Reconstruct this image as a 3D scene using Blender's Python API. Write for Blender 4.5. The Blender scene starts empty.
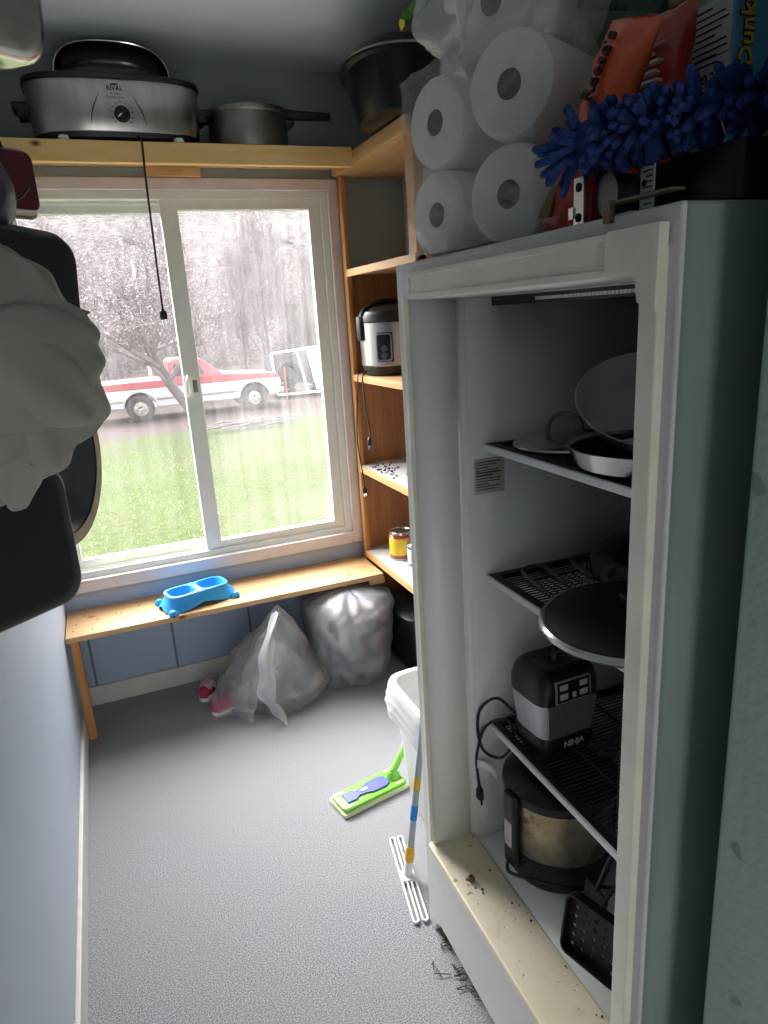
import bpy, bmesh, math, random
from mathutils import Vector, Matrix, noise
R = math.radians
PI = math.pi
scn = bpy.context.scene
COL = scn.collection
rnd = random.Random(7)

# ------------------------------------------------------------------ materials
def lin(c):
    if isinstance(c, str):
        c = [int(c[i:i + 2], 16) for i in (0, 2, 4)]
    o = []
    for v in c[:3]:
        v = v / 255.0
        o.append(v / 12.92 if v <= .04045 else ((v + .055) / 1.055) ** 2.4)
    return (*o, 1.0)

MATS = {}
class N:
    """small node-tree helper"""
    def __init__(s, name):
        s.m = bpy.data.materials.new(name); s.m.use_nodes = True
        s.t = s.m.node_tree; s.t.nodes.clear()
        s.out = s.t.nodes.new('ShaderNodeOutputMaterial')
    def n(s, typ, **kw):
        nd = s.t.nodes.new(typ)
        for k, v in kw.items():
            if k.startswith('i_'):
                k2 = k[2:].replace('_', ' ')
                nd.inputs[k2].default_value = v
            else: setattr(nd, k, v)
        return nd
    def l(s, a, b): s.t.links.new(a, b)
    def coord(s, scale=(1, 1, 1), kind='Object'):
        c = s.n('ShaderNodeTexCoord'); mp = s.n('ShaderNodeMapping')
        mp.inputs['Scale'].default_value = scale
        s.l(c.outputs[kind], mp.inputs['Vector']); return mp.outputs['Vector']
    def noise(s, vec, scale=5, detail=4, rough=.55, dist=0):
        nd = s.n('ShaderNodeTexNoise'); nd.inputs['Scale'].default_value = scale
        nd.inputs['Detail'].default_value = detail; nd.inputs['Roughness'].default_value = rough
        nd.inputs['Distortion'].default_value = dist
        s.l(vec, nd.inputs['Vector']); return nd.outputs['Fac']
    def ramp(s, fac, stops):
        r = s.n('ShaderNodeValToRGB'); e = r.color_ramp.elements
        while len(e) < len(stops): e.new(.5)
        for i, (p, c) in enumerate(stops):
            e[i].position = p; e[i].color = lin(c) if isinstance(c, (str, list)) or len(c) == 3 else c
        s.l(fac, r.inputs['Fac']); return r.outputs['Color']
    def mix(s, fac, a, b, typ='MIX'):
        m = s.n('ShaderNodeMix'); m.data_type = 'RGBA'; m.blend_type = typ
        for sock, v in ((m.inputs[0], fac), (m.inputs[6], a), (m.inputs[7], b)):
            if hasattr(v, 'is_linked'): s.l(v, sock)
            else: sock.default_value = v if isinstance(v, (float, int)) else lin(v)
        return m.outputs[2]
    def bump(s, h, strength=.3, dist=.002):
        b = s.n('ShaderNodeBump'); b.inputs['Strength'].default_value = strength
        b.inputs['Distance'].default_value = dist; s.l(h, b.inputs['Height']); return b.outputs['Normal']
    def pbr(s, col, rough=.5, metal=0, normal=None, coat=0, spec=None):
        p = s.n('ShaderNodeBsdfPrincipled')
        if hasattr(col, 'is_linked'): s.l(col, p.inputs['Base Color'])
        else: p.inputs['Base Color'].default_value = lin(col)
        if hasattr(rough, 'is_linked'): s.l(rough, p.inputs['Roughness'])
        else: p.inputs['Roughness'].default_value = rough
        p.inputs['Metallic'].default_value = metal
        p.inputs['Coat Weight'].default_value = coat
        if spec is not None: p.inputs['Specular IOR Level'].default_value = spec
        if normal is not None: s.l(normal, p.inputs['Normal'])
        return p.outputs[0]
    def done(s, sh): s.l(sh, s.out.inputs['Surface']); return s.m

def mat(name, col, rough=.5, metal=0, var=.12, nscale=14, bump=0, bscale=120, coat=0, spec=None, stretch=(1, 1, 1)):
    if name in MATS: return MATS[name]
    k = N(name); v = k.coord(stretch)
    f = k.noise(v, nscale, 5)
    c = lin(col)
    lo = tuple(max(0, x * (1 - var)) for x in c[:3]) + (1,); hi = tuple(min(1, x * (1 + var)) for x in c[:3]) + (1,)
    r = k.n('ShaderNodeValToRGB'); r.color_ramp.elements[0].position = .3; r.color_ramp.elements[1].position = .7
    r.color_ramp.elements[0].color = lo; r.color_ramp.elements[1].color = hi
    k.l(f, r.inputs['Fac'])
    nm = None
    if bump: nm = k.bump(k.noise(v, bscale, 3), bump, .002)
    MATS[name] = k.done(k.pbr(r.outputs['Color'], rough, metal, nm, coat, spec))
    return MATS[name]

def wood(name, a, b, axis=0, knots=True, rough=.6):
    k = N(name)
    sc = [9, 9, 9]; sc[axis] = .7
    v = k.coord(tuple(sc))
    f = k.noise(v, 2.2, 6, .6, .6)
    c = k.ramp(f, [(.3, a), (.55, b), (.75, a)])
    if knots:
        v2 = k.coord((1, 1, 1))
        vo = k.n('ShaderNodeTexVoronoi'); vo.inputs['Scale'].default_value = 9
        sc2 = [1, 1, 1]; sc2[axis] = .55
        k.l(k.coord(tuple(sc2)), vo.inputs['Vector'])
        kn = k.ramp(vo.outputs['Distance'], [(.035, (1, 1, 1, 1)), (.11, (0, 0, 0, 1))])
        c = k.mix(kn, c, (112, 62, 30))
    MATS[name] = k.done(k.pbr(c, rough, 0, k.bump(f, .15, .001)))
    return MATS[name]

def carpet():
    k = N('carpet'); v = k.coord()
    f1 = k.noise(v, 300, 2, .7); f2 = k.noise(v, 3.0, 4, .6); f3 = k.noise(v, 90, 2)
    c = k.ramp(f1, [(.34, (84, 84, 89)), (.5, (142, 142, 149)), (.66, (192, 192, 196))])
    c = k.mix(k.ramp(f2, [(.3, (0, 0, 0, 1)), (.75, (.35, .35, .35, 1))]), c, (150, 148, 146))
    vo = k.n('ShaderNodeTexVoronoi'); vo.inputs['Scale'].default_value = 3.2; k.l(k.coord(), vo.inputs['Vector'])
    sp = k.ramp(vo.outputs['Distance'], [(.012, (1, 1, 1, 1)), (.02, (0, 0, 0, 1))])
    c = k.mix(sp, c, (40, 36, 34))
    return k.done(k.pbr(c, .95, 0, k.bump(f3, .3, .003), spec=.15))

def paint(name, a, b, scuff=None, rough=.55, grooves=False, bump=.1):
    k = N(name); v = k.coord()
    f = k.noise(v, 1.6, 5, .6); f2 = k.noise(v, 60, 4)
    c = k.ramp(f, [(.3, a), (.7, b)])
    if scuff:
        f3 = k.noise(v, 26, 2, .4)
        c = k.mix(k.ramp(f3, [(.70, (0, 0, 0, 1)), (.74, (1, 1, 1, 1))]), c, scuff)
    nm = k.bump(f2, bump, .003)
    if grooves:
        sx = k.n('ShaderNodeSeparateXYZ'); k.l(k.coord(), sx.inputs[0])
        mth = k.n('ShaderNodeMath', operation='PINGPONG'); mth.inputs[1].default_value = .17
        ofs = k.n('ShaderNodeMath', operation='SUBTRACT'); k.l(sx.outputs['X'], ofs.inputs[0]); ofs.inputs[1].default_value = .06; k.l(ofs.outputs[0], mth.inputs[0])
        g = k.ramp(mth.outputs[0], [(.002, (1, 1, 1, 1)), (.006, (0, 0, 0, 1))])
        lowp = k.n('ShaderNodeMath', operation='LESS_THAN'); k.l(sx.outputs['Z'], lowp.inputs[0]); lowp.inputs[1].default_value = .44
        gm_ = k.n('ShaderNodeMath', operation='MULTIPLY'); k.l(g, gm_.inputs[0]); k.l(lowp.outputs[0], gm_.inputs[1])
        c = k.mix(gm_.outputs[0], c, (70, 78, 92))
    return k.done(k.pbr(c, rough, 0, nm))

def film(name, alpha, tint=(240, 242, 245), gloss=.12, rough=.15, transl=.4, wr=40):
    """thin clear plastic: see-through, with a milky share and gloss"""
    k = N(name); v = k.coord()
    tr = k.n('ShaderNodeBsdfTransparent'); tr.inputs[0].default_value = lin((250, 250, 250))
    df = k.n('ShaderNodeBsdfDiffuse'); df.inputs[0].default_value = lin(tint)
    tl = k.n('ShaderNodeBsdfTranslucent'); tl.inputs[0].default_value = lin(tint)
    gl = k.n('ShaderNodeBsdfGlossy'); gl.inputs['Roughness'].default_value = rough
    nm = k.bump(k.noise(v, wr, 3, .6, 1.5), .5, .006)
    k.l(nm, gl.inputs['Normal'])
    m1 = k.n('ShaderNodeMixShader'); m1.inputs[0].default_value = transl
    k.l(df.outputs[0], m1.inputs[1]); k.l(tl.outputs[0], m1.inputs[2])
    m2 = k.n('ShaderNodeMixShader'); m2.inputs[0].default_value = alpha
    k.l(tr.outputs[0], m2.inputs[1]); k.l(m1.outputs[0], m2.inputs[2])
    m3 = k.n('ShaderNodeMixShader'); m3.inputs[0].default_value = gloss
    k.l(m2.outputs[0], m3.inputs[1]); k.l(gl.outputs[0], m3.inputs[2])
    MATS[name] = k.done(m3.outputs[0]); return MATS[name]

def patches(name, cols, scale=9, rough=.8, dist=.6):
    k = N(name); v = k.coord()
    nz = k.n('ShaderNodeTexNoise'); nz.inputs['Scale'].default_value = 6; k.l(v, nz.inputs['Vector'])
    ad = k.n('ShaderNodeMixRGB'); ad.blend_type = 'ADD'; ad.inputs[0].default_value = dist * .2
    k.l(v, ad.inputs[1]); k.l(nz.outputs['Color'], ad.inputs[2])
    vo = k.n('ShaderNodeTexVoronoi'); vo.inputs['Scale'].default_value = scale; k.l(ad.outputs[0], vo.inputs['Vector'])
    sx = k.n('ShaderNodeSeparateColor'); k.l(vo.outputs['Color'], sx.inputs[0])
    n = len(cols)
    r = k.n('ShaderNodeValToRGB'); r.color_ramp.interpolation = 'CONSTANT'
    e = r.color_ramp.elements
    while len(e) < n: e.new(.5)
    for i, c in enumerate(cols): e[i].position = i / n; e[i].color = lin(c)
    k.l(sx.outputs[0], r.inputs['Fac'])
    MATS[name] = k.done(k.pbr(r.outputs['Color'], rough)); return MATS[name]

# ------------------------------------------------------------------ mesh builder
def M_loc(x, y, z): return Matrix.Translation((x, y, z))
def M_rot(a, ax): return Matrix.Rotation(R(a), 4, ax)
def frame_to(p, zdir, xhint=(0, 0, 1)):
    """matrix at p with local Z along zdir"""
    z = Vector(zdir).normalized(); x = Vector(xhint); x = x - z * x.dot(z)
    if x.length < 1e-4: x = Vector((1, 0, 0)) - z * z.x
    x.normalize(); y = z.cross(x)
    m = Matrix.Identity(4)
    for i in range(3): m[i][0], m[i][1], m[i][2], m[i][3] = x[i], y[i], z[i], p[i]
    return m
def ring(z, rx, ry=None, n=40, p=2.0, cx=0, cy=0, rot=0):
    ry = rx if ry is None else ry; o = []
    for i in range(n):
        a = 2 * PI * i / n; c, s = math.cos(a), math.sin(a)
        x = rx * math.copysign(abs(c) ** (2 / p), c); y = ry * math.copysign(abs(s) ** (2 / p), s)
        if rot: x, y = x * math.cos(rot) - y * math.sin(rot), x * math.sin(rot) + y * math.cos(rot)
        o.append((cx + x, cy + y, z))
    return o

class MB:
    def __init__(s): s.bm = bmesh.new(); s.mi = 0
    def _v(s, pts, m):
        return [s.bm.verts.new((m @ Vector(p)) if m else p) for p in pts]
    def face(s, vs):
        try:
            f = s.bm.faces.new(vs); f.material_index = s.mi; return f
        except ValueError: return None
    def poly(s, pts, m=None): s.face(s._v(pts, m)); return s
    def box(s, a, b, m=None):
        x0, y0, z0 = a; x1, y1, z1 = b
        v = s._v([(x0, y0, z0), (x1, y0, z0), (x1, y1, z0), (x0, y1, z0), (x0, y0, z1), (x1, y0, z1), (x1, y1, z1), (x0, y1, z1)], m)
        for q in ((3, 2, 1, 0), (4, 5, 6, 7), (0, 1, 5, 4), (1, 2, 6, 5), (2, 3, 7, 6), (3, 0, 4, 7)): s.face([v[i] for i in q])
        return s
    def loft(s, rings, m=None, cap0=True, cap1=True, close=True):
        vs = [s._v(r, m) for r in rings]
        for a, b in zip(vs, vs[1:]):
            n = len(a)
            for i in range(n if close else n - 1):
                j = (i + 1) % n; s.face([a[i], a[j], b[j], b[i]])
        if cap0: s.face(list(reversed(vs[0])))
        if cap1: s.face(vs[-1])
        return s
    def lathe(s, prof, n=40, m=None, cap0=False, cap1=False):
        """prof: (r, z) list"""
        return s.loft([ring(z, max(r, 1e-4), n=n) for r, z in prof], m, cap0, cap1)
    def cyl(s, r, z0, z1, n=28, m=None, r2=None):
        return s.loft([ring(z0, r, n=n), ring(z1, r if r2 is None else r2, n=n)], m)
    def prism(s, pts, h0, h1, m=None):
        """outline in local XY, from z=h0 to h1"""
        return s.loft([[(x, y, h0) for x, y in pts], [(x, y, h1) for x, y in pts]], m)
    def frame(s, o, i, z0, z1, m=None):
        """flat ring between outline o and i (same count), z0..z1"""
        A = s._v([(x, y, z0) for x, y in o], m); B = s._v([(x, y, z1) for x, y in o], m)
        Cc = s._v([(x, y, z0) for x, y in i], m); Dd = s._v([(x, y, z1) for x, y in i], m); n = len(o)
        for k in range(n):
            j = (k + 1) % n
            s.face([A[k], A[j], B[j], B[k]]); s.face([Dd[k], Dd[j], Cc[j], Cc[k]])
            s.face([B[k], B[j], Dd[j], Dd[k]]); s.face([Cc[k], Cc[j], A[j], A[k]])
        return s
    def tube(s, pts, r, n=8, m=None, cap=True, closed=False):
        pts = [Vector(p) for p in pts]
        rs = r if isinstance(r, (list, tuple)) else [r] * len(pts)
        rings = []; up = None
        for i, p in enumerate(pts):
            if closed: t = pts[(i + 1) % len(pts)] - pts[i - 1]
            else: t = pts[min(i + 1, len(pts) - 1)] - pts[max(i - 1, 0)]
            t.normalize()
            if up is None:
                up = Vector((0, 0, 1)) if abs(t.z) < .9 else Vector((1, 0, 0))
            u = up - t * up.dot(t)
            if u.length < 1e-4: u = t.orthogonal()
            u.normalize(); w = t.cross(u); up = u
            rings.append([tuple(p + (u * math.cos(2 * PI * k / n) + w * math.sin(2 * PI * k / n)) * rs[i]) for k in range(n)])
        if closed: rings.append(rings[0]); return s.loft(rings, m, False, False)
        return s.loft(rings, m, cap, cap)
    def grid(s, f, nu, nv, m=None, wrap=False):
        vs = [s._v([f(i / nu, j / nv) for i in range(nu + (0 if wrap else 1))], m) for j in range(nv + 1)]
        for j in range(nv):
            a, b = vs[j], vs[j + 1]; n = len(a)
            for i in range(n if wrap else n - 1):
                k = (i + 1) % n; s.face([a[i], a[k], b[k], b[i]])
        return s
    def rbox(s, a, b, r, m=None, n=5):
        """box with vertical edges rounded by r and top/bottom edges slightly eased"""
        x0, y0, z0 = a; x1, y1, z1 = b; cx, cy = (x0 + x1) / 2, (y0 + y1) / 2; hx, hy = (x1 - x0) / 2, (y1 - y0) / 2
        e = min(r * .35, (z1 - z0) * .25)
        def rr(z, ins):
            o = []
            for qx, qy, a0 in ((1, 1, 0), (-1, 1, 90), (-1, -1, 180), (1, -1, 270)):
                for k in range(n + 1):
                    an = R(a0 + 90 * k / n); q = r - ins * .5
                    o.append((cx + qx * (hx - ins - q) + q * math.cos(an), cy + qy * (hy - ins - q) + q * math.sin(an), z))
            return o
        return s.loft([rr(z0, e), rr(z0 + e * .4, e * .2), rr(z0 + e, 0), rr(z1 - e, 0), rr(z1 - e * .4, e * .2), rr(z1, e)], m)
    def text(s, string, size, m=None, depth=.0006, align='CENTER', bold=0):
        cu = bpy.data.curves.new('t', 'FONT'); cu.body = string; cu.size = size; cu.extrude = depth
        cu.align_x = align; cu.align_y = 'CENTER'; cu.resolution_u = 2; cu.offset = bold
        ob = bpy.data.objects.new('t', cu); COL.objects.link(ob)
        dg = bpy.context.evaluated_depsgraph_get(); me = bpy.data.meshes.new_from_object(ob.evaluated_get(dg))
        n0 = len(s.bm.verts); f0 = len(s.bm.faces)
        s.bm.from_mesh(me); s.bm.verts.ensure_lookup_table(); s.bm.faces.ensure_lookup_table()
        for v in s.bm.verts[n0:]:
            if m: v.co = m @ v.co
        for f in s.bm.faces[f0:]: f.material_index = s.mi
        bpy.data.objects.remove(ob); bpy.data.curves.remove(cu); bpy.data.meshes.remove(me)
        return s

def obj(name, mb, mats, parent=None, smooth=35, bevel=0, sub=0, solid=0, loc=None, fix=True):
    me = bpy.data.meshes.new(name)
    if fix: bmesh.ops.recalc_face_normals(mb.bm, faces=mb.bm.faces)
    mb.bm.to_mesh(me); mb.bm.free()
    for m in (mats if isinstance(mats, (list, tuple)) else [mats]): me.materials.append(m)
    if smooth:
        me.shade_smooth()
        if smooth < 170: me.set_sharp_from_angle(angle=R(smooth))
    o = bpy.data.objects.new(name, me); COL.objects.link(o)
    if parent: o.parent = parent
    if loc: o.location = loc
    if solid:
        md = o.modifiers.new('solid', 'SOLIDIFY'); md.thickness = solid; md.offset = 0
    if bevel:
        md = o.modifiers.new('bevel', 'BEVEL'); md.width = bevel; md.segments = 2; md.limit_method = 'ANGLE'; md.angle_limit = R(40)
    if sub:
        md = o.modifiers.new('sub', 'SUBSURF'); md.levels = sub; md.render_levels = sub
    return o
def tag(o, label=None, cat=None, group=None, kind=None):
    if label: o['label'] = label
    if cat: o['category'] = cat
    if group: o['group'] = group
    if kind: o['kind'] = kind
    return o
def thing(name, label, cat, loc=(0, 0, 0), rotz=0, group=None, mtx=None, kind=None):
    o = bpy.data.objects.new(name, None); COL.objects.link(o); o.empty_display_size = .05
    if mtx is not None: o.matrix_world = mtx
    else: o.location = loc; o.rotation_euler = (0, 0, R(rotz))
    return tag(o, label, cat, group, kind)
def copy_tree(o, parent=None):
    c = o.copy(); COL.objects.link(c)
    if parent: c.parent = parent
    for ch in [x for x in o.children]: copy_tree(ch, c)
    return c
def struct(name, mb, m, label=None, **kw):
    o = obj(name, mb, m, smooth=kw.pop('smooth', 0), **kw); o['kind'] = 'structure'
    if label: o['label'] = label
    return o
def bez(pts, n=10):
    """smooth Catmull-Rom through points"""
    P = [Vector(p) for p in pts]; P = [P[0] * 2 - P[1]] + P + [P[-1] * 2 - P[-2]]; o = []
    for i in range(1, len(P) - 2):
        for k in range(n):
            t = k / n; a, b, c, d = P[i - 1], P[i], P[i + 1], P[i + 2]
            o.append(.5 * ((2 * b) + (c - a) * t + (2 * a - 5 * b + 4 * c - d) * t * t + (3 * b - a - 3 * c + d) * t ** 3))
    o.append(P[-2]); return o

# palette
M_white_vinyl = mat('white_vinyl', (226, 226, 218), .4, var=.04)
M_trim = mat('trim_paint', (214, 206, 206), .5, var=.06)
M_base = mat('baseboard_paint', (208, 204, 198), .5, var=.08)
M_pine = wood('pine', (216, 180, 134), (198, 156, 108), 0)
M_pine_y = wood('pine_along_depth', (212, 170, 118), (190, 142, 90), 1)
M_pine_z = wood('pine_upright', (206, 150, 92), (178, 116, 60), 2)
M_ply = wood('plywood', (190, 128, 78), (160, 96, 54), 2)
M_steel = mat('brushed_steel', (190, 188, 184), .28, 1, var=.1, nscale=40, stretch=(1, 1, .02))
M_steel_h = mat('brushed_steel_flat', (200, 198, 194), .22, 1, var=.08, nscale=30)
M_dsteel = mat('dark_steel', (120, 118, 116), .35, 1, var=.12, nscale=40, stretch=(1, 1, .03))
M_alu = mat('dull_aluminium', (150, 148, 144), .42, 1, var=.2, nscale=12)
M_black = mat('black_plastic', (22, 23, 25), .38, 0, var=.15)
M_blackg = mat('black_gloss_enamel', (12, 13, 14), .26, 0, var=.1, coat=.4)
M_blackm = mat('black_nonstick', (26, 29, 31), .48, 0, var=.15, nscale=20)
M_cord = mat('black_cord', (16, 16, 17), .5)
M_chrome = mat('chrome', (210, 210, 212), .12, 1, var=.03)
M_white = mat('white_plastic', (228, 228, 226), .4, var=.04)
M_paper = mat('paper_towel', (234, 231, 220), .95, var=.05, bump=.3, bscale=150)
M_card = mat('shaded_cardboard_core', (52, 46, 42), .9)  # darkened so the shade inside the roll holes is in the colour
M_dark = mat('dark_void', (14, 14, 14), .9)

# ------------------------------------------------------------------ the room
W = 1.62; H = 2.488; YB = -4.3
M_wall_l = paint('wall_paint_blue', (176, 188, 206), (186, 196, 212), scuff=None)
M_wall_b = paint('wall_paint_panel', (158, 174, 200), (166, 180, 204), grooves=True)
M_wall_u = paint('wall_paint_grey_blue', (172, 178, 178), (182, 188, 186))
M_ceil = paint('ceiling_paint', (222, 230, 238), (230, 236, 242), bump=.05)
M_wall_r = paint('wall_paint_rough', (150, 168, 160), (164, 178, 170), scuff=(124, 136, 130), bump=.9)
struct('floor', MB().box((-.1, YB - .1, -.08), (W + .1, 0, 0)), carpet(), 'speckled grey carpet floor')
struct('ceiling', MB().box((-.1, YB - .1, H), (W + .2, .1, H + .08)), M_ceil, 'blue grey painted ceiling')
struct('wall_left', MB().box((-.1, YB, 0), (0, .1, H)), M_wall_l, 'pale blue wall with hooks')
wx0, wx1, wz0, wz1 = .02, 1.27, .572, 2.05
wb = MB()
wb.box((0, 0, 0), (W + .1, .1, .5)); wu = MB(); wu.box((0, 0, .5), (W + .1, .1, wz0)); wu.box((0, 0, wz1), (W + .1, .1, H))
wu.box((0, 0, wz0), (wx0, .1, wz1)); wu.box((wx1, 0, wz0), (W + .1, .1, wz1))
struct('wall_back', wb, M_wall_b, 'blue panelled wall below the window')
struct('wall_back_upper', wu, paint('wall_paint_teal_grey', (150, 160, 160), (162, 170, 168)), 'grey teal wall around the window')
struct('wall_right', MB().box((W, -2.47, 0), (W + .1, 0, H)), M_wall_u, 'blue grey wall behind the shelf unit')
nw = MB().box((.866, YB, 0), (W + .1, -2.462, H))
struct('wall_near_right', nw, M_wall_r, 'rough painted grey green wall beside the freezer', bevel=.006)
struct('wall_front', MB().box((-.1, YB - .1, 0), (.12, YB, H)).box((.54, YB - .1, 0), (W + .1, YB, H)).box((.12, YB - .1, 1.3), (.54, YB, H)), M_wall_u, 'wall behind the viewer with an added opening for fill light')  # opening added behind the camera to let in fill light
struct('baseboard_left', MB().box((0, YB, 0), (.013, -.27, .095)), M_base, 'white baseboard', bevel=.003)
struct('baseboard_back', MB().box((0.0, -.014, 0), (1.31, 0, .088)), M_base, 'cream baseboard under the bench', bevel=.003)

# window casing
tr = MB()
tr.box((0, -.02, wz1), (1.3135, 0, 2.092)); tr.box((wx1, -.02, .52), (1.3135, 0, wz1)); tr.box((0, -.02, wz0), (wx0, 0, wz1))
tr.box((0, -.021, .519), (wx1, 0, .566)); tr.box((0, -.03, .566), (wx1, .0, wz0 + .002))
struct('trim_1', tr, M_trim, 'pale painted window casing', bevel=.003)

# window
win = thing('window_1', 'white vinyl sliding window', None, kind='structure')
FY = Matrix(((1, 0, 0, 0), (0, 0, -1, 0), (0, 1, 0, 0), (0, 0, 0, 1)))  # outline (x,z) facing -y
def rect(x0, z0, x1, z1): return [(x0, z0), (x1, z0), (x1, z1), (x0, z1)]
XZ = Matrix(((1, 0, 0, 0), (0, 0, 1, 0), (0, 1, 0, 0), (0, 0, 0, 1)))   # outline (x,z), thickness along y
f = MB().frame(rect(wx0, wz0, wx1, wz1), rect(wx0 + .03, wz0 + .02, wx1 - .03, wz1 - .03), -.004, .1, XZ)
f.frame(rect(wx0 + .03, wz0 + .02, wx1 - .03, wz1 - .03), rect(wx0 + .042, wz0 + .028, wx1 - .042, wz1 - .042), .046, .06, XZ)
f.box((wx0 + .03, -.002, wz0 + .02), (wx1 - .03, .004, wz0 + .028))
obj('window_frame', f, M_white_vinyl, win, smooth=0, bevel=.002)
s1 = MB().frame(rect(.598, .594, 1.24, 2.02), rect(.665, .634, 1.19, 1.982), .008, .045, XZ)
obj('sash', s1, M_white_vinyl, win, smooth=0, bevel=.003)
s2 = MB().frame(rect(.055, .594, .66, 2.02), rect(.094, .634, .607, 1.978), .058, .092, XZ)
obj('sash', s2, M_white_vinyl, win, smooth=0, bevel=.003)
def glass(name, haze):
    k = N(name); v = k.coord((1, 1, 1))
    tr_ = k.n('ShaderNodeBsdfTransparent'); tr_.inputs[0].default_value = (.97, .97, .97, 1)
    tl = k.n('ShaderNodeBsdfTranslucent'); tl.inputs[0].default_value = (.93, .9, .93, 1)
    gl = k.n('ShaderNodeBsdfGlossy'); gl.inputs['Roughness'].default_value = .02
    f1 = k.noise(v, 2.5, 5, .6); f2 = k.noise(k.coord((30, 30, 1.5)), 1.2, 3)
    h = k.n('ShaderNodeMath', operation='MULTIPLY'); k.l(f1, h.inputs[0]); k.l(f2, h.inputs[1])
    h2 = k.n('ShaderNodeMath', operation='MULTIPLY'); k.l(h.outputs[0], h2.inputs[0]); h2.inputs[1].default_value = haze * 4
    m = k.n('ShaderNodeMixShader'); k.l(h2.outputs[0], m.inputs[0]); k.l(tr_.outputs[0], m.inputs[1]); k.l(tl.outputs[0], m.inputs[2])
    m2 = k.n('ShaderNodeMixShader'); m2.inputs[0].default_value = .003; k.l(m.outputs[0], m2.inputs[1]); k.l(gl.outputs[0], m2.inputs[2])
    return k.done(m2.outputs[0])
HAZE = (.027, .013)
obj('glass_pane', MB().box((.66, .026, .63), (1.195, .029, 1.986)), glass('dusty_glass', HAZE[0]), win, smooth=0)['label'] = 'dusty right pane'
obj('glass_pane', MB().box((.09, .073, .63), (.61, .076, 1.982)), glass('hazy_glass', HAZE[1]), win, smooth=0)
lt = MB().box((.612, -.006, 1.27), (.63, .008, 1.36)); lt.tube(bez([(.615, -.004, 1.275), (.606, -.024, 1.29), (.606, -.026, 1.335), (.615, -.004, 1.355)], 6), .005, 8)
obj('latch', lt, M_white_vinyl, win)
obj('latch_plate', MB().box((.632, .003, 1.285), (.65, .009, 1.335)), M_dsteel, win, smooth=0, bevel=.002)

# ------------------------------------------------------------------ shelves, bench, right-hand shelf unit
M_rail_lit = wood('rail_pine_lit', (250, 214, 148), (240, 194, 124), 0)  # lightened pine copy: the rail's bounce light is put into the colour
sh = thing('wall_shelf', 'long pine shelf above the window carrying the roaster oven', 'shelf', (0, -.3, 2.08))
obj('shelf_board', MB().box((.004, 0.004, .048), (1.285, .296, .066)), M_pine, sh, smooth=0, bevel=.002)
obj('front_rail', MB().box((.004, -.022, 0), (1.275, .004, .066)), M_rail_lit, sh, smooth=0, bevel=.003)
blk = MB().box((.56, .262, .0135), (.76, .296, .048)); obj('support_block', blk, M_pine, sh, smooth=0, bevel=.002)

un = thing('shelf_unit', 'tall pine corner shelf unit between the window and the freezer', 'shelf', (1.311, -.03, 0))
obj('post', MB().box((0, -.04, 0), (.02, .0, 2.098)), M_pine_z, un, smooth=0, bevel=.002)
obj('post', MB().box((0, -.735, 0), (.035, -.675, 2.098)), M_pine_z, un, smooth=0, bevel=.002)
obj('end_panel', MB().box((.022, -.002, 0), (.305, .022, 1.72)), M_ply, un, smooth=0)
ft = MB().box((-.02, -.735, 2.098), (.0, .0, 2.146)); obj('front_rail', ft, M_pine_y, un, smooth=0, bevel=.003)
obj('shelf_board', MB().box((0.001, -.735, 2.1), (.305, .022, 2.118)), M_pine_y, un, smooth=0)
M_greytop = mat('worn_grey_shelf_paint', (196, 198, 202), .6, var=.12, nscale=7)
for zt, m in ((1.734, M_pine_y), (1.302, M_pine_y), (.895, M_greytop), (.487, M_greytop)):
    b = MB().box((.003, -.735, zt - .02), (.305, -.003, zt))
    o = obj('shelf_board', b, m, un, smooth=0, bevel=.001)
    obj('shelf_lip', MB().box((-.006, -.735, zt - .028), (.004, -.042, zt + .001)), M_pine_y, o, smooth=0, bevel=.002)
M_crumb = mat('dark_crumbs', (70, 52, 42), .9)
cr = MB()
for _ in range(42):
    a = rnd.random(); x = .02 + .12 * rnd.random() ** 1.3; y = -.08 - .3 * a
    cr.cyl(.0025 + .0045 * rnd.random() ** 2, .895, .898 + .005 * rnd.random(), 6, M_loc(x + 1.311, y - .03, 0))
tag(obj('seed_husks', cr, M_crumb), 'dark crumbs and husks strewn on the grey shelf below the rice cooker', 'crumbs', kind='stuff')

be = thing('bench', 'low pine plank bench under the window holding the blue pet bowl', 'bench', (0, -.287, 0))
obj('bench_top', MB().box((.004, 0, .423), (1.305, .284, .4453)), M_pine, be, smooth=0, bevel=.002)
obj('leg', MB().box((.016, .004, 0), (.046, .042, .423)), M_pine_z, be, smooth=0, bevel=.002)
obj('cleat', MB().box((1.24, .002, .400), (1.31, .03, .423)), M_pine, be, smooth=0, bevel=.002)
nl = MB()
for x, y in ((.03, .06), (.04, .12), (.1, .05), (.19, .16), (.21, .15), (.28, .2), (.3, .12), (1.27, .05), (1.26, .12), (1.275, .2), (1.24, .09), (1.285, .24), (1.15, .03), (.07, .2), (.12, .14)):
    nl.cyl(.0035, .4449, .4461, 8, M_loc(x, y, 0))
obj('nail_holes', nl, M_dark, be, smooth=0)['kind'] = 'stuff'

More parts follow.
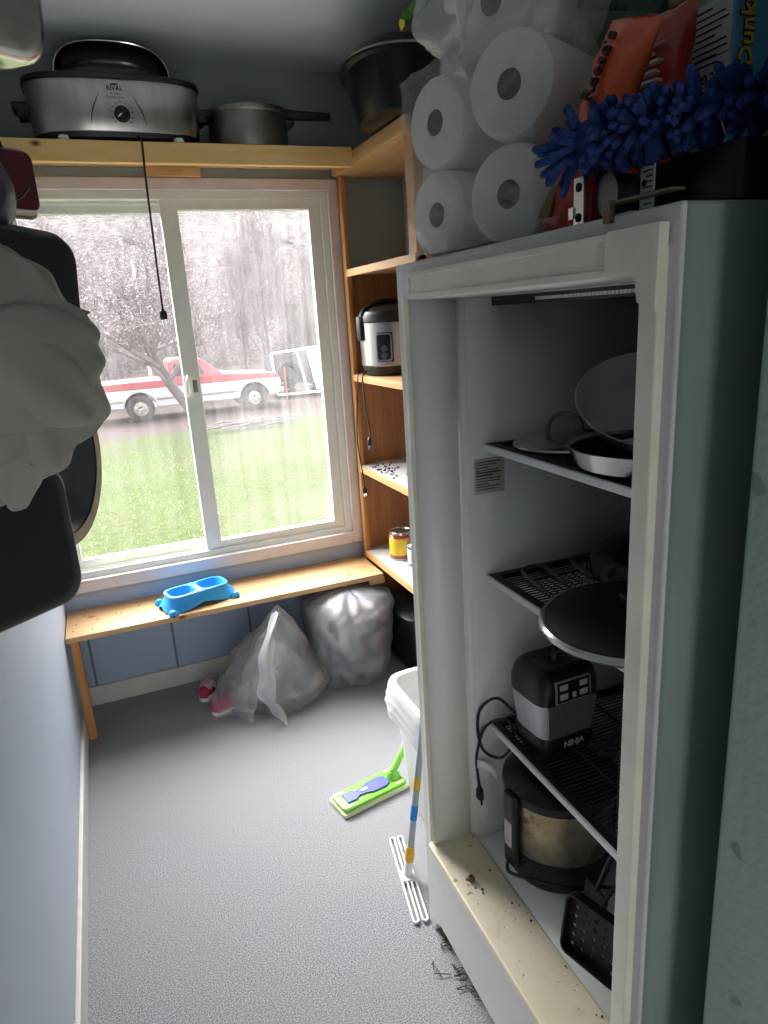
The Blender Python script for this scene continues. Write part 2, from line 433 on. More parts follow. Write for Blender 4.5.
# ------------------------------------------------------------------ the doorless freezer
FM = M_loc(.8588, -1.6188, 0) @ M_rot(-1.5393, 'Z')
FWD, FDP, FH = .766, .62, 1.64
def fr(x, y, z): return FM @ Vector((x, -y, z))        # depth, along the front towards the viewer, height
M_fz = mat('freezer_paint', (206, 205, 202), .42, var=.06, nscale=5)
M_fz_shaded = mat('freezer_paint_shaded', (146, 162, 156), .45, var=.12, nscale=4)  # freezer paint again, with the side's shade put into the colour
M_lin = mat('freezer_liner', (236, 236, 230), .42, var=.05, nscale=4)
M_gask = mat('yellowed_gasket', (228, 228, 208), .55, var=.1, nscale=9)
def stained():
    k = N('stained_cream_plastic'); v = k.coord()
    f1 = k.noise(v, 6, 6, .65); f2 = k.noise(v, 38, 3, .5)
    c = k.ramp(f1, [(.3, (214, 200, 168)), (.6, (226, 216, 194)), (.8, (196, 174, 136))])
    c = k.mix(k.ramp(f2, [(.66, (0, 0, 0, 1)), (.72, (.8, .8, .8, 1))]), c, (146, 112, 76))
    return k.done(k.pbr(c, .45))
M_sill = stained()
fz = thing('freezer', 'doorless upright freezer used as a pan cupboard', 'freezer', mtx=FM)
# cabinet: side walls, back, top and the front rim
YZ = Matrix(((0, 0, 1, 0), (-1, 0, 0, 0), (0, 1, 0, 0), (0, 0, 0, 1)))   # outline (along front u, z), thickness along depth x
c = MB()
c.box((.0, -.022, .0), (FDP, 0, FH)); c.box((0, -FWD, .0), (FDP, -FWD + .022, FH))
c.box((FDP - .02, -FWD + .022, .05), (FDP, -.022, FH)); c.box((0.0, -FWD + .022, FH - .018), (FDP - .02, -.022, FH))
c.box((0, -FWD + .022, .06), (FDP - .02, -.022, .08))
# front rim
c.mi = 1
c.frame(rect(0.0, .24, FWD, FH), rect(.05, .262, .724, 1.572), -.001, .03, YZ)
# kick front with arched foot cut
kp = [(0, 0), (.035, 0), (.045, .028), (.07, .046), (.69, .046), (.715, .028), (.725, 0), (FWD, 0), (FWD, .279), (0, .279)]
c.prism(kp, -.002, .02, YZ)
obj('cabinet', c, [M_fz_shaded, M_fz], fz, smooth=0, bevel=.004)
ln = MB()
x1 = .57
# far side wall with flare step, near wall, back, ceiling, floor
def strip(pts, z0, z1): 
    for (xa, ya), (xb, yb) in zip(pts, pts[1:]):
        ln.poly([(xa, -ya, z0), (xb, -yb, z0), (xb, -yb, z1), (xa, -ya, z1)])
plan = [(.0, .05), (.1, .054), (.115, .07), (x1, .074), (x1, .692), (.115, .696), (.1, .716), (0, .724)]
strip(plan, .262, 1.575)
ln.poly([(0, -.05, 1.574), (.115, -.07, 1.571), (.115, -.696, 1.571), (0, -.724, 1.574)])
ln.poly([(.115, -.07, 1.571), (x1, -.074, 1.571), (x1, -.692, 1.571), (.115, -.696, 1.571)])
ln.poly([(.1, -.05, .279), (x1, -.06, .27), (x1, -.7, .27), (.1, -.716, .279)])
obj('liner', ln, M_lin, fz, smooth=30, solid=.004, fix=False)
sl = MB().loft([[(-.012, -.04, .262), (-.012, -.04, .284), (.108, -.046, .2835), (.108, -.046, .262)],
                [(-.012, -.728, .262), (-.012, -.728, .284), (.108, -.718, .2835), (.108, -.718, .262)]])
obj('sill', sl, M_sill, fz, smooth=0, bevel=.004)['label'] = 'stained cream sill'
g = MB()
g.frame(rect(.082, 1.574, .742, 1.62), rect(.09, 1.582, .735, 1.612), -.014, .002, YZ)
g.box((-.011, -.735, 1.58), (.0, -.09, 1.614))
g.rbox((-.013, -.750, .285), (.0, -.720, 1.60), .003)
g.rbox((-.010, -.056, .3), (.0, -.044, 1.578), .002)
g.prism([(.722, 1.545), (.75, 1.535), (.752, 1.622), (.67, 1.622), (.665, 1.576), (.708, 1.576), (.718, 1.568)], -.017, -.004, YZ)
obj('gasket', g, M_gask, fz, smooth=0, bevel=.002)['label'] = 'yellowed door seal'
tg = MB().box((.17, -.66, 1.552), (.31, -.08, 1.569)); tg.mi = 1
for i in range(44): tg.box((.162, -.25 - .0094 * i - .005, 1.557), (.17, -.25 - .0094 * i, 1.5625))
obj('top_grille', tg, [M_black, M_white], fz, smooth=0)
st = MB().box((.125, -.0735, 1.163), (.198, -.0725, 1.241)); st.mi = 1
for i in range(11):
    zz = 1.232 - i * .006; w = (.06, .05, .03, .055, .06, .04, .06, .058, .03, .055, .045)[i]
    st.box((.129, -.0745, zz), (.129 + w, -.0735, zz + (.0035 if i in (4, 5) else .0022)))
st.mi = 0
obj('sticker', st, [mat('sticker_paper', (190, 188, 178), .6), mat('sticker_ink', (70, 70, 68), .7)], fz, smooth=0)
hb_ = MB().box((-.008, -.662, 1.632), (.0, -.65, 1.656)); hb_.box((-.004, -.75, 1.652), (.016, -.65, 1.655))
obj('hinge_bracket', hb_, mat('brass_tab', (112, 100, 78), .5, .5), fz, smooth=0, bevel=.001)
M_sw = mat('shelf_wire', (60, 62, 64), .4, .3)
for zt, kind in ((1.274, 0), (.978, 1), (.602, 2)):
    so = MB()
    so.frame([(.152, -.078), (.152, -.69), (.55, -.69), (.55, -.078)], [(.17, -.095), (.17, -.675), (.535, -.675), (.535, -.095)], zt - .012, zt)
    s_ = obj('freezer_shelf', so, M_blackm, fz, smooth=0)
    s_['label'] = ('upper shelf', 'middle shelf', 'lower shelf')[kind]
    obj('shelf_trim', MB().box((.146, -.692, zt - .016), (.153, -.074, zt - .001)), M_white, s_, smooth=0, bevel=.002)
    wg = MB()
    if kind == 0: wg.box((.17, -.675, zt - .008), (.535, -.095, zt - .004))
    nw_ = 52
    for i in range(nw_):
        y = -.1 - i * .57 / (nw_ - 1)
        wg.tube([(.165, y, zt - .003), (.54, y, zt - .003)], .0018, 5)
    if kind: 
        for x in (.27, .42): wg.tube([(x, -.09, zt - .006), (x, -.68, zt - .006)], .003, 6)
    else: wg.tube([(.3, -.09, zt - .01), (.3, -.68, zt - .01)], .003, 6)
    obj('wire_grille', wg, M_sw, s_)
    if kind == 1: obj('end_plate', MB().box((.178, -.15, zt - .012), (.53, -.098, zt - .008)), M_lin, s_, smooth=0)['label'] = 'pale end plate'

# ------------------------------------------------------------------ things inside the freezer
def FMat(d, u, z, rz=0): return FM @ M_loc(d, -u, z) @ M_rot(rz, 'Z')
# upper shelf
t = thing('pan_lid', 'flat steel pan lid with a loop handle on the upper freezer shelf', 'lid', mtx=FMat(.27, .19, 1.275))
obj('lid_disc', MB().lathe([(.001, .018), (.05, .017), (.085, .011), (.098, .005), (.102, .006), (.104, .002), (.1, 0), (.001, .004)], 44), M_steel_h, t)
lp = [(-.035, 0, .016), (-.036, 0, .028), (-.028, 0, .05), (-.012, 0, .06), (.012, 0, .06), (.028, 0, .05), (.036, 0, .028), (.035, 0, .016)]
obj('loop_handle', MB().tube(bez([(y, x, z) for x, y, z in lp], 5), .0045, 8, M_rot(35, 'Z')), M_dsteel, t)
M_cer = mat('pale_ceramic_coating', (230, 230, 222), .35, var=.05)
pm = FM @ frame_to((.375, -.335, 1.374), (-.26, -.40, .88), (0, -1, 0))
t = thing('ceramic_pan', 'large pale ceramic coated pan leaning at the back of the upper freezer shelf', 'pan', mtx=pm)
obj('pan_body', MB().lathe([(.001, -.045), (.10, -.045), (.128, -.03), (.15, 0), (.153, 0), (.131, -.034), (.1, -.05), (.001, -.05)], 56), M_cer, t)
t = thing('skillet', 'shallow steel skillet with a dark inside at the front of the upper freezer shelf', 'pan', mtx=FMat(.255, .445, 1.274))
obj('pan_body', MB().lathe([(.001, 0), (.095, 0), (.116, .010), (.128, .036), (.132, .042), (.130, .043), (.126, .037), (.113, .013)], 56), M_steel_h, t)
obj('nonstick_lining', MB().lathe([(.001, .0085), (.09, .009), (.1135, .0145), (.1255, .0375)], 56), M_blackm, t)
hd = bez([(.1, .08, .036), (.15, .13, .05), (.17, .15, .052)], 6); obj('handle', MB().tube(hd, .009, 8), M_steel_h, t)
# middle shelf
t = thing('roasting_rack', 'black wire roasting rack with two loop handles on the middle freezer shelf', 'rack', mtx=FMat(.29, .30, .98))
rk = MB()
for i in range(13):
    x = -.1 + i * .2 / 12; rk.tube([(x, -.12, .012), (x, .115, .012)], .0018, 5)
rk.tube([(-.105, -.125, .008), (.105, -.125, .008), (.105, .12, .008), (-.105, .12, .008)], .003, 6, closed=True)
for sx in (-.1, .1):
    for sy in (-.12, .115): rk.tube([(sx, sy, 0), (sx, sy, .01)], .003, 6)
obj('wire_rack', rk, M_sw, t)
for x in (-.07, .055):
    obj('loop_handle', MB().tube(bez([(x - .028, .07, .012), (x - .03, .13, .02), (x - .02, .15, .026), (x + .02, .15, .026), (x + .03, .13, .02), (x + .028, .07, .012)], 5), .0045, 7), mat('grey_wire', (92, 92, 92), .4, .4), t)
t = thing('pot_lid', 'wide black pot lid with a steel rim overhanging the middle freezer shelf', 'lid', mtx=FMat(.235, .445, 1.002) @ M_rot(-3, 'Y') @ Matrix.Scale(1.04, 4))
obj('lid_disc', MB().lathe([(.001, .022), (.05, .022), (.11, .017), (.14, .008), (.147, .004)], 64), M_blackm, t)
obj('rim', MB().lathe([(.145, .007), (.15, .007), (.155, .003), (.156, -.003), (.152, -.008), (.146, -.006), (.145, .001)], 64), M_steel_h, t)
obj('knob', MB().lathe([(.001, .05), (.016, .05), (.02, .045), (.018, .036), (.008, .03), (.008, .02)], 24), M_black, t)
t = thing('domed_lid', 'dark domed pan lid standing behind the roasting rack', 'lid', mtx=FMat(.438, .247, .98) @ Matrix.Scale(1.02, 4))
obj('dome', MB().lathe([(.001, .085), (.04, .083), (.08, .07), (.108, .045), (.12, .015), (.122, .004)], 48), M_blackg, t)
obj('rim', MB().lathe([(.120, .006), (.126, .005), (.126, 0), (.12, 0)], 48), M_steel_h, t)
# lower shelf: blender base
t = thing('blender_base', 'black and silver blender motor base on the lower freezer shelf', 'blender', mtx=FMat(.250, .186, .603, 3) @ Matrix.Scale(1.03, 4))
def sq(z, hx, hy, r=.03): # rounded square ring
    return [(x, y, z) for x, y, _ in ring(0, hx, hy, 48, 5)]
obj('lower_body', MB().loft([sq(0, .070, .060), sq(.004, .073, .063), sq(.03, .071, .061), sq(.036, .068, .0585)]), M_black, t, smooth=50)
sd = MB().loft([sq(.034, .0675, .058), sq(.122, .077, .066)])
obj('silver_band', sd, mat('silver_plastic', (206, 208, 212), .35, .3, var=.05), t, smooth=50)
obj('upper_body', MB().loft([sq(.120, .078, .067), sq(.15, .078, .067), sq(.176, .071, .061), sq(.188, .062, .052), sq(.192, .052, .043), sq(.19, .046, .038)]), mat('blue_black_plastic', (24, 26, 36), .3), t, smooth=50)
def slab(x0, x1, z0, z1, y0, y1, yb=-.045):
    return MB().loft([[(-x0, y0, z0), (x0, y0, z0), (x1, y1, z1), (-x1, y1, z1)], [(-x0, yb, z0), (x0, yb, z0), (x1, yb, z1), (-x1, yb, z1)]])
obj('front_plate', slab(.054, .063, .037, .120, -.0595, -.0675), mat('dark_silver_panel', (150, 150, 146), .34, .6, var=.1), t, smooth=0)
p_ = obj('control_panel', slab(.045, .044, .123, .173, -.0695, -.0655), mat('panel_silver_rim', (186, 188, 190), .35, .4), t, smooth=0)
obj('panel_face', slab(.041, .040, .1265, .1695, -.0702, -.0668, -.06), M_black, p_, smooth=0)
for x, z, w in ((-.025, .158, .0105), (-.025, .138, .0105), (.025, .158, .0105), (.025, .138, .0105), (.001, .137, .005)):
    yb = -.0707 + (z - .1265) * .079
    obj('button', MB().box((x - w, yb, z - .007), (x + w, yb + .003, z + .007)), mat('button_grey', (196, 198, 200), .5), p_, smooth=0, bevel=.001)
obj('lettering', MB().text('NINJA', .019, M_loc(.006, -.0645, .019) @ M_rot(90, 'X'), .0008, bold=.0003), mat('grey_print', (190, 192, 194), .5), t, smooth=0)
dc = MB().lathe([(.001, .196), (.007, .196), (.009, .19), (.03, .1895), (.03, .186)], 20)
for an in range(0, 360, 60): dc.box((.006, -.002, .189), (.02, .002, .199), M_rot(an, 'Z'))
obj('drive_coupling', dc, M_dsteel, t)
def plug_mesh(mb, m, s=1.0):
    mb.loft([ring(0, .004 * s, n=10), ring(.008 * s, .006 * s, n=10), ring(.012 * s, .0115 * s, .008 * s, 10), ring(.032 * s, .0125 * s, .0085 * s, 10), ring(.036 * s, .011 * s, .007 * s, 10)], m)
def prongs(mb, m, s=1.0):
    for x in (-.006, .006): mb.box(((x - .0008) * s, -.003 * s, .036 * s), ((x + .0008) * s, .003 * s, .052 * s), m)
cb = bez([(-.066, .045, .05), (-.095, .08, .078), (-.122, .112, .03), (-.118, .11, -.06), (-.092, .07, -.072), (-.078, .04, -.015), (-.084, .05, .035), (-.110, .10, .0), (-.126, .118, -.08), (-.125, .118, -.14), (-.123, .116, -.168)], 8)
cb_o = MB().tube(cb, .0035, 7); obj('power_cord', cb_o, M_cord, t)
pg = MB(); pmx = frame_to((-.123, .116, -.166), (.02, -.02, -1), (0, 1, 0)); plug_mesh(pg, pmx, 1.0); o = obj('plug', pg, M_black, t)
pr = MB(); prongs(pr, pmx); obj('prongs', pr, M_chrome, o, smooth=0)
lb = MB().grid(lambda a, b: (-.128 + .035 * a + .006 * math.sin(a * 3), .115 - .03 * a, -.105 - .032 * a * a + .022 * (b - .5)), 8, 1); obj('cord_tag', lb, M_white, t, solid=.0008)
t = thing('black_pot', 'black pot in the dark corner beside the blender base', 'pot', mtx=FMat(.43, .45, .603))
obj('pot_body', MB().lathe([(.001, 0), (.085, 0), (.095, .01), (.1, .12), (.104, .125), (.1, .128), (.096, .12), (.09, .015), (.001, .01)], 40), M_blackg, t)
for s in (-1, 1): obj('side_handle', MB().tube(bez([(-.03, s * .097, .1), (-.025, s * .125, .102), (.025, s * .125, .102), (.03, s * .097, .1)], 5), .006, 7), M_black, t)
# freezer floor: stained cooker and perforated tray
def stained_steel():
    k = N('stained_steel'); v = k.coord()
    f1 = k.noise(v, 14, 6, .65); f2 = k.noise(k.coord((1, 1, .05)), 60, 2)
    c = k.ramp(f1, [(.35, (196, 188, 174)), (.55, (170, 156, 136)), (.66, (96, 76, 54)), (.72, (186, 176, 160))])
    return k.done(k.pbr(c, k.ramp(f2, [(0, (.25, .25, .25, 1)), (1, (.5, .5, .5, 1))]), .85))
t = thing('slow_cooker', 'round stained steel cooker with a black base on the freezer floor', 'slow cooker', mtx=FMat(.252, .205, .277))
obj('base', MB().lathe([(.001, 0), (.1, 0), (.115, .006), (.122, .03), (.126, .082), (.12, .087), (.001, .087)], 56), M_black, t)
obj('steel_body', MB().lathe([(.121, .08), (.124, .085), (.124, .215), (.12, .22)], 64), stained_steel(), t)
obj('lid', MB().lathe([(.126, .214), (.128, .222), (.126, .234), (.11, .25), (.06, .262), (.001, .265)], 56), M_black, t)
for s in (.0,): 
    for a in (186, 352):
        obj('side_housing', MB().rbox((.12, -.022, .05), (.142, .022, .235), .01, M_rot(a, 'Z')), M_black, t)
obj('caution_strip', MB().box((.1425, -.013, .1), (.1435, .013, .165), M_rot(186, 'Z')), mat('worn_label', (190, 184, 168), .6), t, smooth=0)
cc = bez([(-.14, -.01, .06), (-.15, -.03, .045), (-.13, -.08, .06), (-.06, -.135, .055), (.02, -.14, .03), (.08, -.15, .005), (.12, -.13, .004)], 8)
obj('power_cord', MB().tube(cc, .004, 7), M_cord, t)
t = thing('perforated_tray', 'small black perforated tray standing on edge on the freezer floor', 'tray', mtx=FMat(.155, .49, .276) @ M_rot(17, 'Z') @ M_rot(10, 'Y'))
hp = MB()
def rr2(hx, hz, r, cz, n=5):
    o = []
    for qx, qy, a0 in ((1, 1, 0), (-1, 1, 90), (-1, -1, 180), (1, -1, 270)):
        for k in range(n + 1):
            an = R(a0 + 90 * k / n); o.append((qx * (hx - r) + r * math.cos(an), cz + qy * (hz - r) + r * math.sin(an)))
    return o
hp.frame(rr2(.085, .066, .018, .067), rr2(.081, .062, .015, .067), -.02, .004, YZ)
# perforated plate: square cells with holes left open
hp2 = MB(); nx, nz = 7, 6; cw, ch = .162 / nx, .124 / nz
for i in range(nx):
    for j in range(nz):
        x = -.081 + i * cw; z = .005 + j * ch
        big = [(x, z), (x + cw / 2, z), (x + cw, z), (x + cw, z + ch / 2), (x + cw, z + ch), (x + cw / 2, z + ch), (x, z + ch), (x, z + ch / 2)]
        hol = [(x + cw / 2 + .0045 * math.cos(R(225 + 45 * k)), z + ch / 2 + .0045 * math.sin(R(225 + 45 * k))) for k in range(8)]
        hp2.frame(big, hol, 0, .003, YZ)
obj('frame', hp, M_black, t, smooth=0); obj('perforated_plate', hp2, M_black, t, smooth=0)
obj('wire_handle', MB().tube(bez([(0, .02, .13), (.04, 0.01, .165), (.06, -.05, .15), (.05, -.08, .12)], 6), .005, 7), M_black, t)
t = thing('flat_turner', 'narrow black turner blade between the cooker and the perforated tray', 'spatula', mtx=FMat(.2, .40, .276) @ M_rot(8, 'Y'))
obj('blade', MB().prism(rr2(.035, .05, .008, .05), -.002, .002, YZ), M_black, t, smooth=0)
obj('handle', MB().tube([(0, 0, .095), (.02, -.0, .16), (.045, -.01, .24)], .006, 7), M_black, t)
nt = MB().lathe([(.0045, 0), (.008, .002), (.0085, .008), (.005, .013), (.0035, .013), (.003, .006)], 12)
tag(obj('acorn_cap', nt, mat('brown_scrap', (104, 72, 46), .8), loc=fr(.03, .19, .2845)), 'tiny brown scrap lying on the cream freezer sill', 'scrap')
sc_ = MB()
for _ in range(26):
    d, u = .01 + .09 * rnd.random(), .1 + .55 * rnd.random(); sc_.cyl(.001 + .0025 * rnd.random() ** 2, .2843, .2858, 6, M_loc(d, -u, 0))
o = obj('dirt_specks', sc_, M_crumb); o.matrix_world = FM; tag(o, 'dark specks of dirt scattered on the cream freezer sill', 'dirt', kind='stuff')

# ------------------------------------------------------------------ on top of the freezer
# paper towels: (depth, along, z, yaw of end face)
def towel_roll(n_, first=None):
    t = thing('paper_towel_roll', '', 'paper towels')
    D = .0745
    rl = MB(); prof = [(.021, 0), (.064, 0), (.071, .004), (D, .014), (D, .262), (.07, .27), (.021, .27)]
    rl.lathe([(r * 1.0, z) for r, z in prof], 56); obj('towel', rl, M_paper, t)
    obj('core', MB().lathe([(.0212, .002), (.0212, .268), (.0196, .268), (.0196, .002)], 28), M_card, t)
    return t
roll0 = towel_roll(0)
rolls = [(.033, .128, 1.7155, 256, 'paper towel roll at lower left of the pack, by the freezer corner'),
         (.036, .128, 1.8650, 256, 'paper towel roll at upper left of the pack, next to the pine post'),
         (.058, .335, 1.7155, 244, 'paper towel roll at lower right of the pack, beside the red bag'),
         (.058, .340, 1.8655, 244, 'paper towel roll at upper right of the pack, beside the dark green bag')]
for i, (d, u, z, az, lab) in enumerate(rolls):
    r = roll0 if i == 0 else copy_tree(roll0)
    b = R(az + 180)   # axis runs from the visible end away from it
    r.matrix_world = frame_to(fr(d, u, z), (math.sin(b), math.cos(b), 0), (0, 0, 1))
    r['label'] = lab; r['group'] = 'paper towel rolls in a clear pack'
r = copy_tree(roll0); b = R(246 + 180)
r.matrix_world = frame_to(fr(.09, .235, 2.014), (math.sin(b), math.cos(b), .12), (0, 0, 1))
r['label'] = 'paper towel roll lying on top of the pack inside the torn clear plastic'; r['group'] = 'paper towel rolls in a clear pack'
M_film = film('clear_wrap', .11, gloss=.17, rough=.12, wr=70)
M_film2 = film('crumpled_wrap', .2, gloss=.24, rough=.1, wr=80)
def fn(p, s=1.0, o=0): return noise.noise(Vector(p) * s + Vector((o, o * 1.7, -o)))
wf = MB()
def wrapf(a, b):
    # skin hugging the roll ends from the left side round the front to the right side
    k = a * 3
    if k < .5: d, u = .30 - .608 * k, .045
    elif k < 2.4:
        s = (k - .5) / 1.9; d, u = -.004 + .045 * s * s - .008 * math.sin(s * PI) , .045 + .39 * s
    else: d, u = .041 + .38 * (k - 2.4), .435 + .02 * (k - 2.4)
    z = 1.645 + .285 * b
    d -= .004 * (1 + fn((d * 9, u * 9 + z * 14, z * 4), 2.5)) + .005 * max(0, math.sin(38 * (u - z * 1.1) + 3 * fn((u, z, 0), 4))) ** 10; 
    return fr(d, u, z + .006 * fn((u, d, z), 9))
wf.grid(lambda a, b: wrapf(.245 + .755 * a, b), 120, 60)
wt = MB()
def crump(a, b):
    ang = a * 2 * PI; h = b
    rad = .115 + .03 * math.sin(3 * ang + 2) * h + .055 * h - .05 * math.sin(h * PI) * (.5 + .5 * math.sin(ang * 2 + 1))
    d = .155 + rad * 1.05 * math.cos(ang); u = .215 + rad * 1.35 * math.sin(ang)
    z = 1.925 + .23 * h
    q = .03 * fn((d * 6, u * 6, z * 5), 2.2, 3) + .016 * fn((d, u, z), 24, 1)
    return fr(d + q, u + q * 1.2, z + q)
wt.grid(crump, 90, 36, wrap=True)
w_ = obj('plastic_wrap', wf, M_film, smooth=180, fix=False)
tag(w_, 'clear plastic wrap torn open around the stacked paper towel rolls', 'plastic wrap')
obj('torn_top', wt, M_film2, w_, smooth=60, fix=False)
lg = MB().grid(lambda a, b: fr(.03 + .01 * math.sin(6 * b) + .02 * a, .02 + .035 * a + .03 * (1 - b), 2.04 + .055 * (1 - b) + .01 * math.sin(a * 4)), 8, 8)
obj('printed_label', lg, patches('label_print', [(60, 120, 40), (220, 200, 60), (24, 40, 24), (90, 150, 60)], 40), w_, fix=False)

def pillow(w, h, d, crimps=True, seed=0, nx=26, nz=30, ruff=.012):
    """a filled snack bag: local x width, z height, y depth"""
    mb = MB()
    def side(sg):
        def f(a, b):
            x = (a - .5) * w * (1 - .10 * math.sin(b * PI)); z = b * h
            e = (1 - abs(2 * a - 1) ** 2.6) ; e2 = max(0, 1 - abs(2 * b - 1) ** 3.2)
            y = sg * d * .5 * (max(e, 0) ** .55) * e2 ** .6
            y += ruff * fn((x * 9, z * 9, sg), 2, seed) * (e * e2) + ruff * .5 * fn((x, z, sg), 38, seed)
            return (x + ruff * .5 * fn((z * 8, x * 5, 1), 2, seed), y, z)
        return f
    mb.grid(side(-1), nx, nz); mb.grid(side(1), nx, nz)
    bmesh.ops.remove_doubles(mb.bm, verts=mb.bm.verts, dist=.0015)
    return mb
M_or = mat('orange_foil', (224, 84, 30), .25, var=.08, nscale=5, coat=.3)
M_rd = mat('red_foil', (190, 48, 40), .25, var=.15, nscale=6, coat=.3)
M_gr = mat('dark_green_foil', (20, 62, 30), .22, var=.3, nscale=4, coat=.4)
M_tan = mat('kraft_bag', (186, 144, 84), .6, var=.1)
M_ink = mat('dark_print', (46, 30, 24), .5); M_wpr = mat('white_print', (222, 214, 206), .5); M_ypr = mat('yellow_print', (232, 196, 60), .5)
t = thing('green_snack_bag', 'dark green foil bag standing between the paper towels and the orange bag', 'snack bag', mtx=FMat(.385, .14, 1.642, -84))
obj('bag', pillow(.30, .44, .12, seed=3), M_gr, t, smooth=60)
gm = MB()
for i, (x, z) in enumerate(((.0, .33), (.035, .36), (.05, .31), (.02, .30))): gm.prism([(x - .02, z), (x, z - .008), (x + .018, z + .01), (x, z + .014)], .062, .066, Matrix(((1, 0, 0, 0), (0, 0, -1, 0), (0, 1, 0, 0), (0, 0, 0, 1))))
obj('printed_pattern', gm, M_ypr, t, smooth=0)
t = thing('orange_candy_bag', 'orange candy bag with dark lettering behind the blue duster', 'candy bag', mtx=FMat(.066, .468, 1.643, -84) @ M_rot(15, 'Y') @ M_rot(-13, 'X'))
bg = pillow(.095, .262, .04, seed=5)
for fce in bg.bm.faces: fce.material_index = 0 if fce.calc_center_median().z > .11 else 1
o = obj('bag', bg, [M_or, M_rd], t, smooth=60)
obj('lettering', MB().text("Reese's", .027, M_loc(-.012, -.0235, .2) @ M_rot(90, 'X') @ M_rot(84, 'Z'), .002, bold=.0004), M_ink, t, smooth=0)
obj('foil_corner', MB().prism([(-.042, .012), (-.02, .016), (-.024, .06), (-.034, .055)], .012, .018, FY), mat('olive_print', (110, 110, 60), .4), t, smooth=0)
t = thing('red_snack_bag', 'red bag with white printed panel between the orange bag and the blue box', 'snack bag', mtx=FMat(.215, .425, 1.643, -80) @ M_rot(-5, 'X'))
obj('bag', pillow(.17, .29, .07, seed=9), M_rd, t, smooth=60)
tx = MB(); 
for i, (w, z) in enumerate(((.06, .225), (.075, .213), (.07, .201), (.075, .189), (.05, .177))): tx.box((-.015, -.040, z), (-.015 + w, -.030, z + .0035))
tx.box((-.02, -.039, .235), (.065, -.03, .236)); obj('printed_panel', tx, M_wpr, t, smooth=0)
obj('folded_label', MB().prism([(-.08, .215), (-.045, .235), (-.03, .18), (-.04, .14), (-.066, .165)], .028, .036, FY), mat('cream_print', (226, 210, 180), .5), t, smooth=0)
t = thing('kraft_bag', 'tan kraft paper bag at the back above the red bag', 'paper bag', mtx=FMat(.49, .22, 1.643, -84))
obj('bag', pillow(.30, .44, .14, seed=12, ruff=.016), M_tan, t, smooth=60)
t = thing('snack_box', 'light blue snack box with yellow lettering on the freezer', 'box', mtx=FMat(.30, .435, 1.642, 0))
M_lb = mat('light_blue_card', (96, 164, 206), .5, var=.05); M_wc = mat('white_card', (206, 208, 206), .5, var=.04)
bx = MB().box((-.0, -.086, 0), (.19, 0, .30)); obj('carton', bx, M_lb, t, smooth=0, bevel=.002)
nf = MB().box((-.0012, -.082, .02), (.0, -.004, .296)); 
np_ = obj('nutrition_panel', nf, M_wc, t, smooth=0)
bl = MB()
for i in range(30):
    z = .285 - i * .0085; wv = .07 * (.55 + .45 * abs(math.sin(i * 2.3)))
    if 9 <= i <= 11: continue
    bl.box((-.0018, -.008 - wv, z), (-.0011, -.008, z + (.003 if i % 7 == 0 else .0022)))
for z in (.225, .19, .12): bl.box((-.0018, -.08, z), (-.0011, -.006, z + .0012))
bl.text('180 210', .017, Matrix(((0, 0, -1, -.0016), (-1, 0, 0, -.046), (0, 1, 0, .2), (0, 0, 0, 1))), .0003, bold=.0004)
obj('small_print', bl, M_ink, np_, smooth=0)
dk = MB().text('Dunkaroo', .034, M_loc(.022, -.0868, .205) @ M_rot(90, 'X') @ M_rot(90, 'Z'), .0008, bold=.0018, align='LEFT'); dk.mi = 1
dk.text('Dunkaroo', .034, M_loc(.022, -.0882, .205) @ M_rot(90, 'X') @ M_rot(90, 'Z'), .0006, align='LEFT', bold=.0005)
obj('lettering', dk, [mat('navy_print', (30, 34, 50), .5), M_ypr], t, smooth=0)
obj('yellow_patch', MB().box((.13, -.0875, .06), (.17, -.086, .15)), M_ypr, t, smooth=0)
# black motor unit with bracket
t = thing('motor_unit', 'black motor unit with metal bracket and white label under the blue duster', 'appliance part', mtx=FMat(.075, .55, 1.641, -6))
obj('housing', MB().rbox((.03, -.2, .0), (.25, -.05, .062), .012), M_black, t)
obj('drum', MB().loft([ring(-.028, .024, n=28), ring(.034, .024, n=28)], M_loc(.0, -.045, .032) @ M_rot(90, 'Y')), M_dsteel, t)
br = MB().frame(rr2(.011, .028, .007, .03), rr2(.0001, .0001, .00005, .03), -.001, .0, YZ)
bp = MB(); bp.box((-.04, -.012, .0), (-.037, .012, .06)); bp.box((-.042, .01, .012), (-.037, .022, .026)); bp.mi = 1
for z in (.012, .048): bp.cyl(.0055, -.0415, -.0365, 14, M_loc(0, 0, z) @ M_rot(90, 'Y'))
obj('bracket', bp, [M_steel_h, M_dark], t, smooth=40)
lbp = MB().box((.0, -.098, .004), (.002, -.072, .07)); lbp.mi = 1
for i in range(9): lbp.box((-.0006, -.095, .062 - i * .006), (.0, -.095 + (.02, .016, .018, .012, .02, .018, .01, .02, .015)[i], .0635 - i * .006))
lbp.cyl(.004, -.0008, .0, 12, M_loc(0, -.08, .038) @ M_rot(90, 'Y'))
lbp.mi = 0; lbp.box((-.03, -.1, 0.002), (.03, -.07, .006))
obj('label_plate', lbp, [M_wc, M_ink], t, smooth=0)
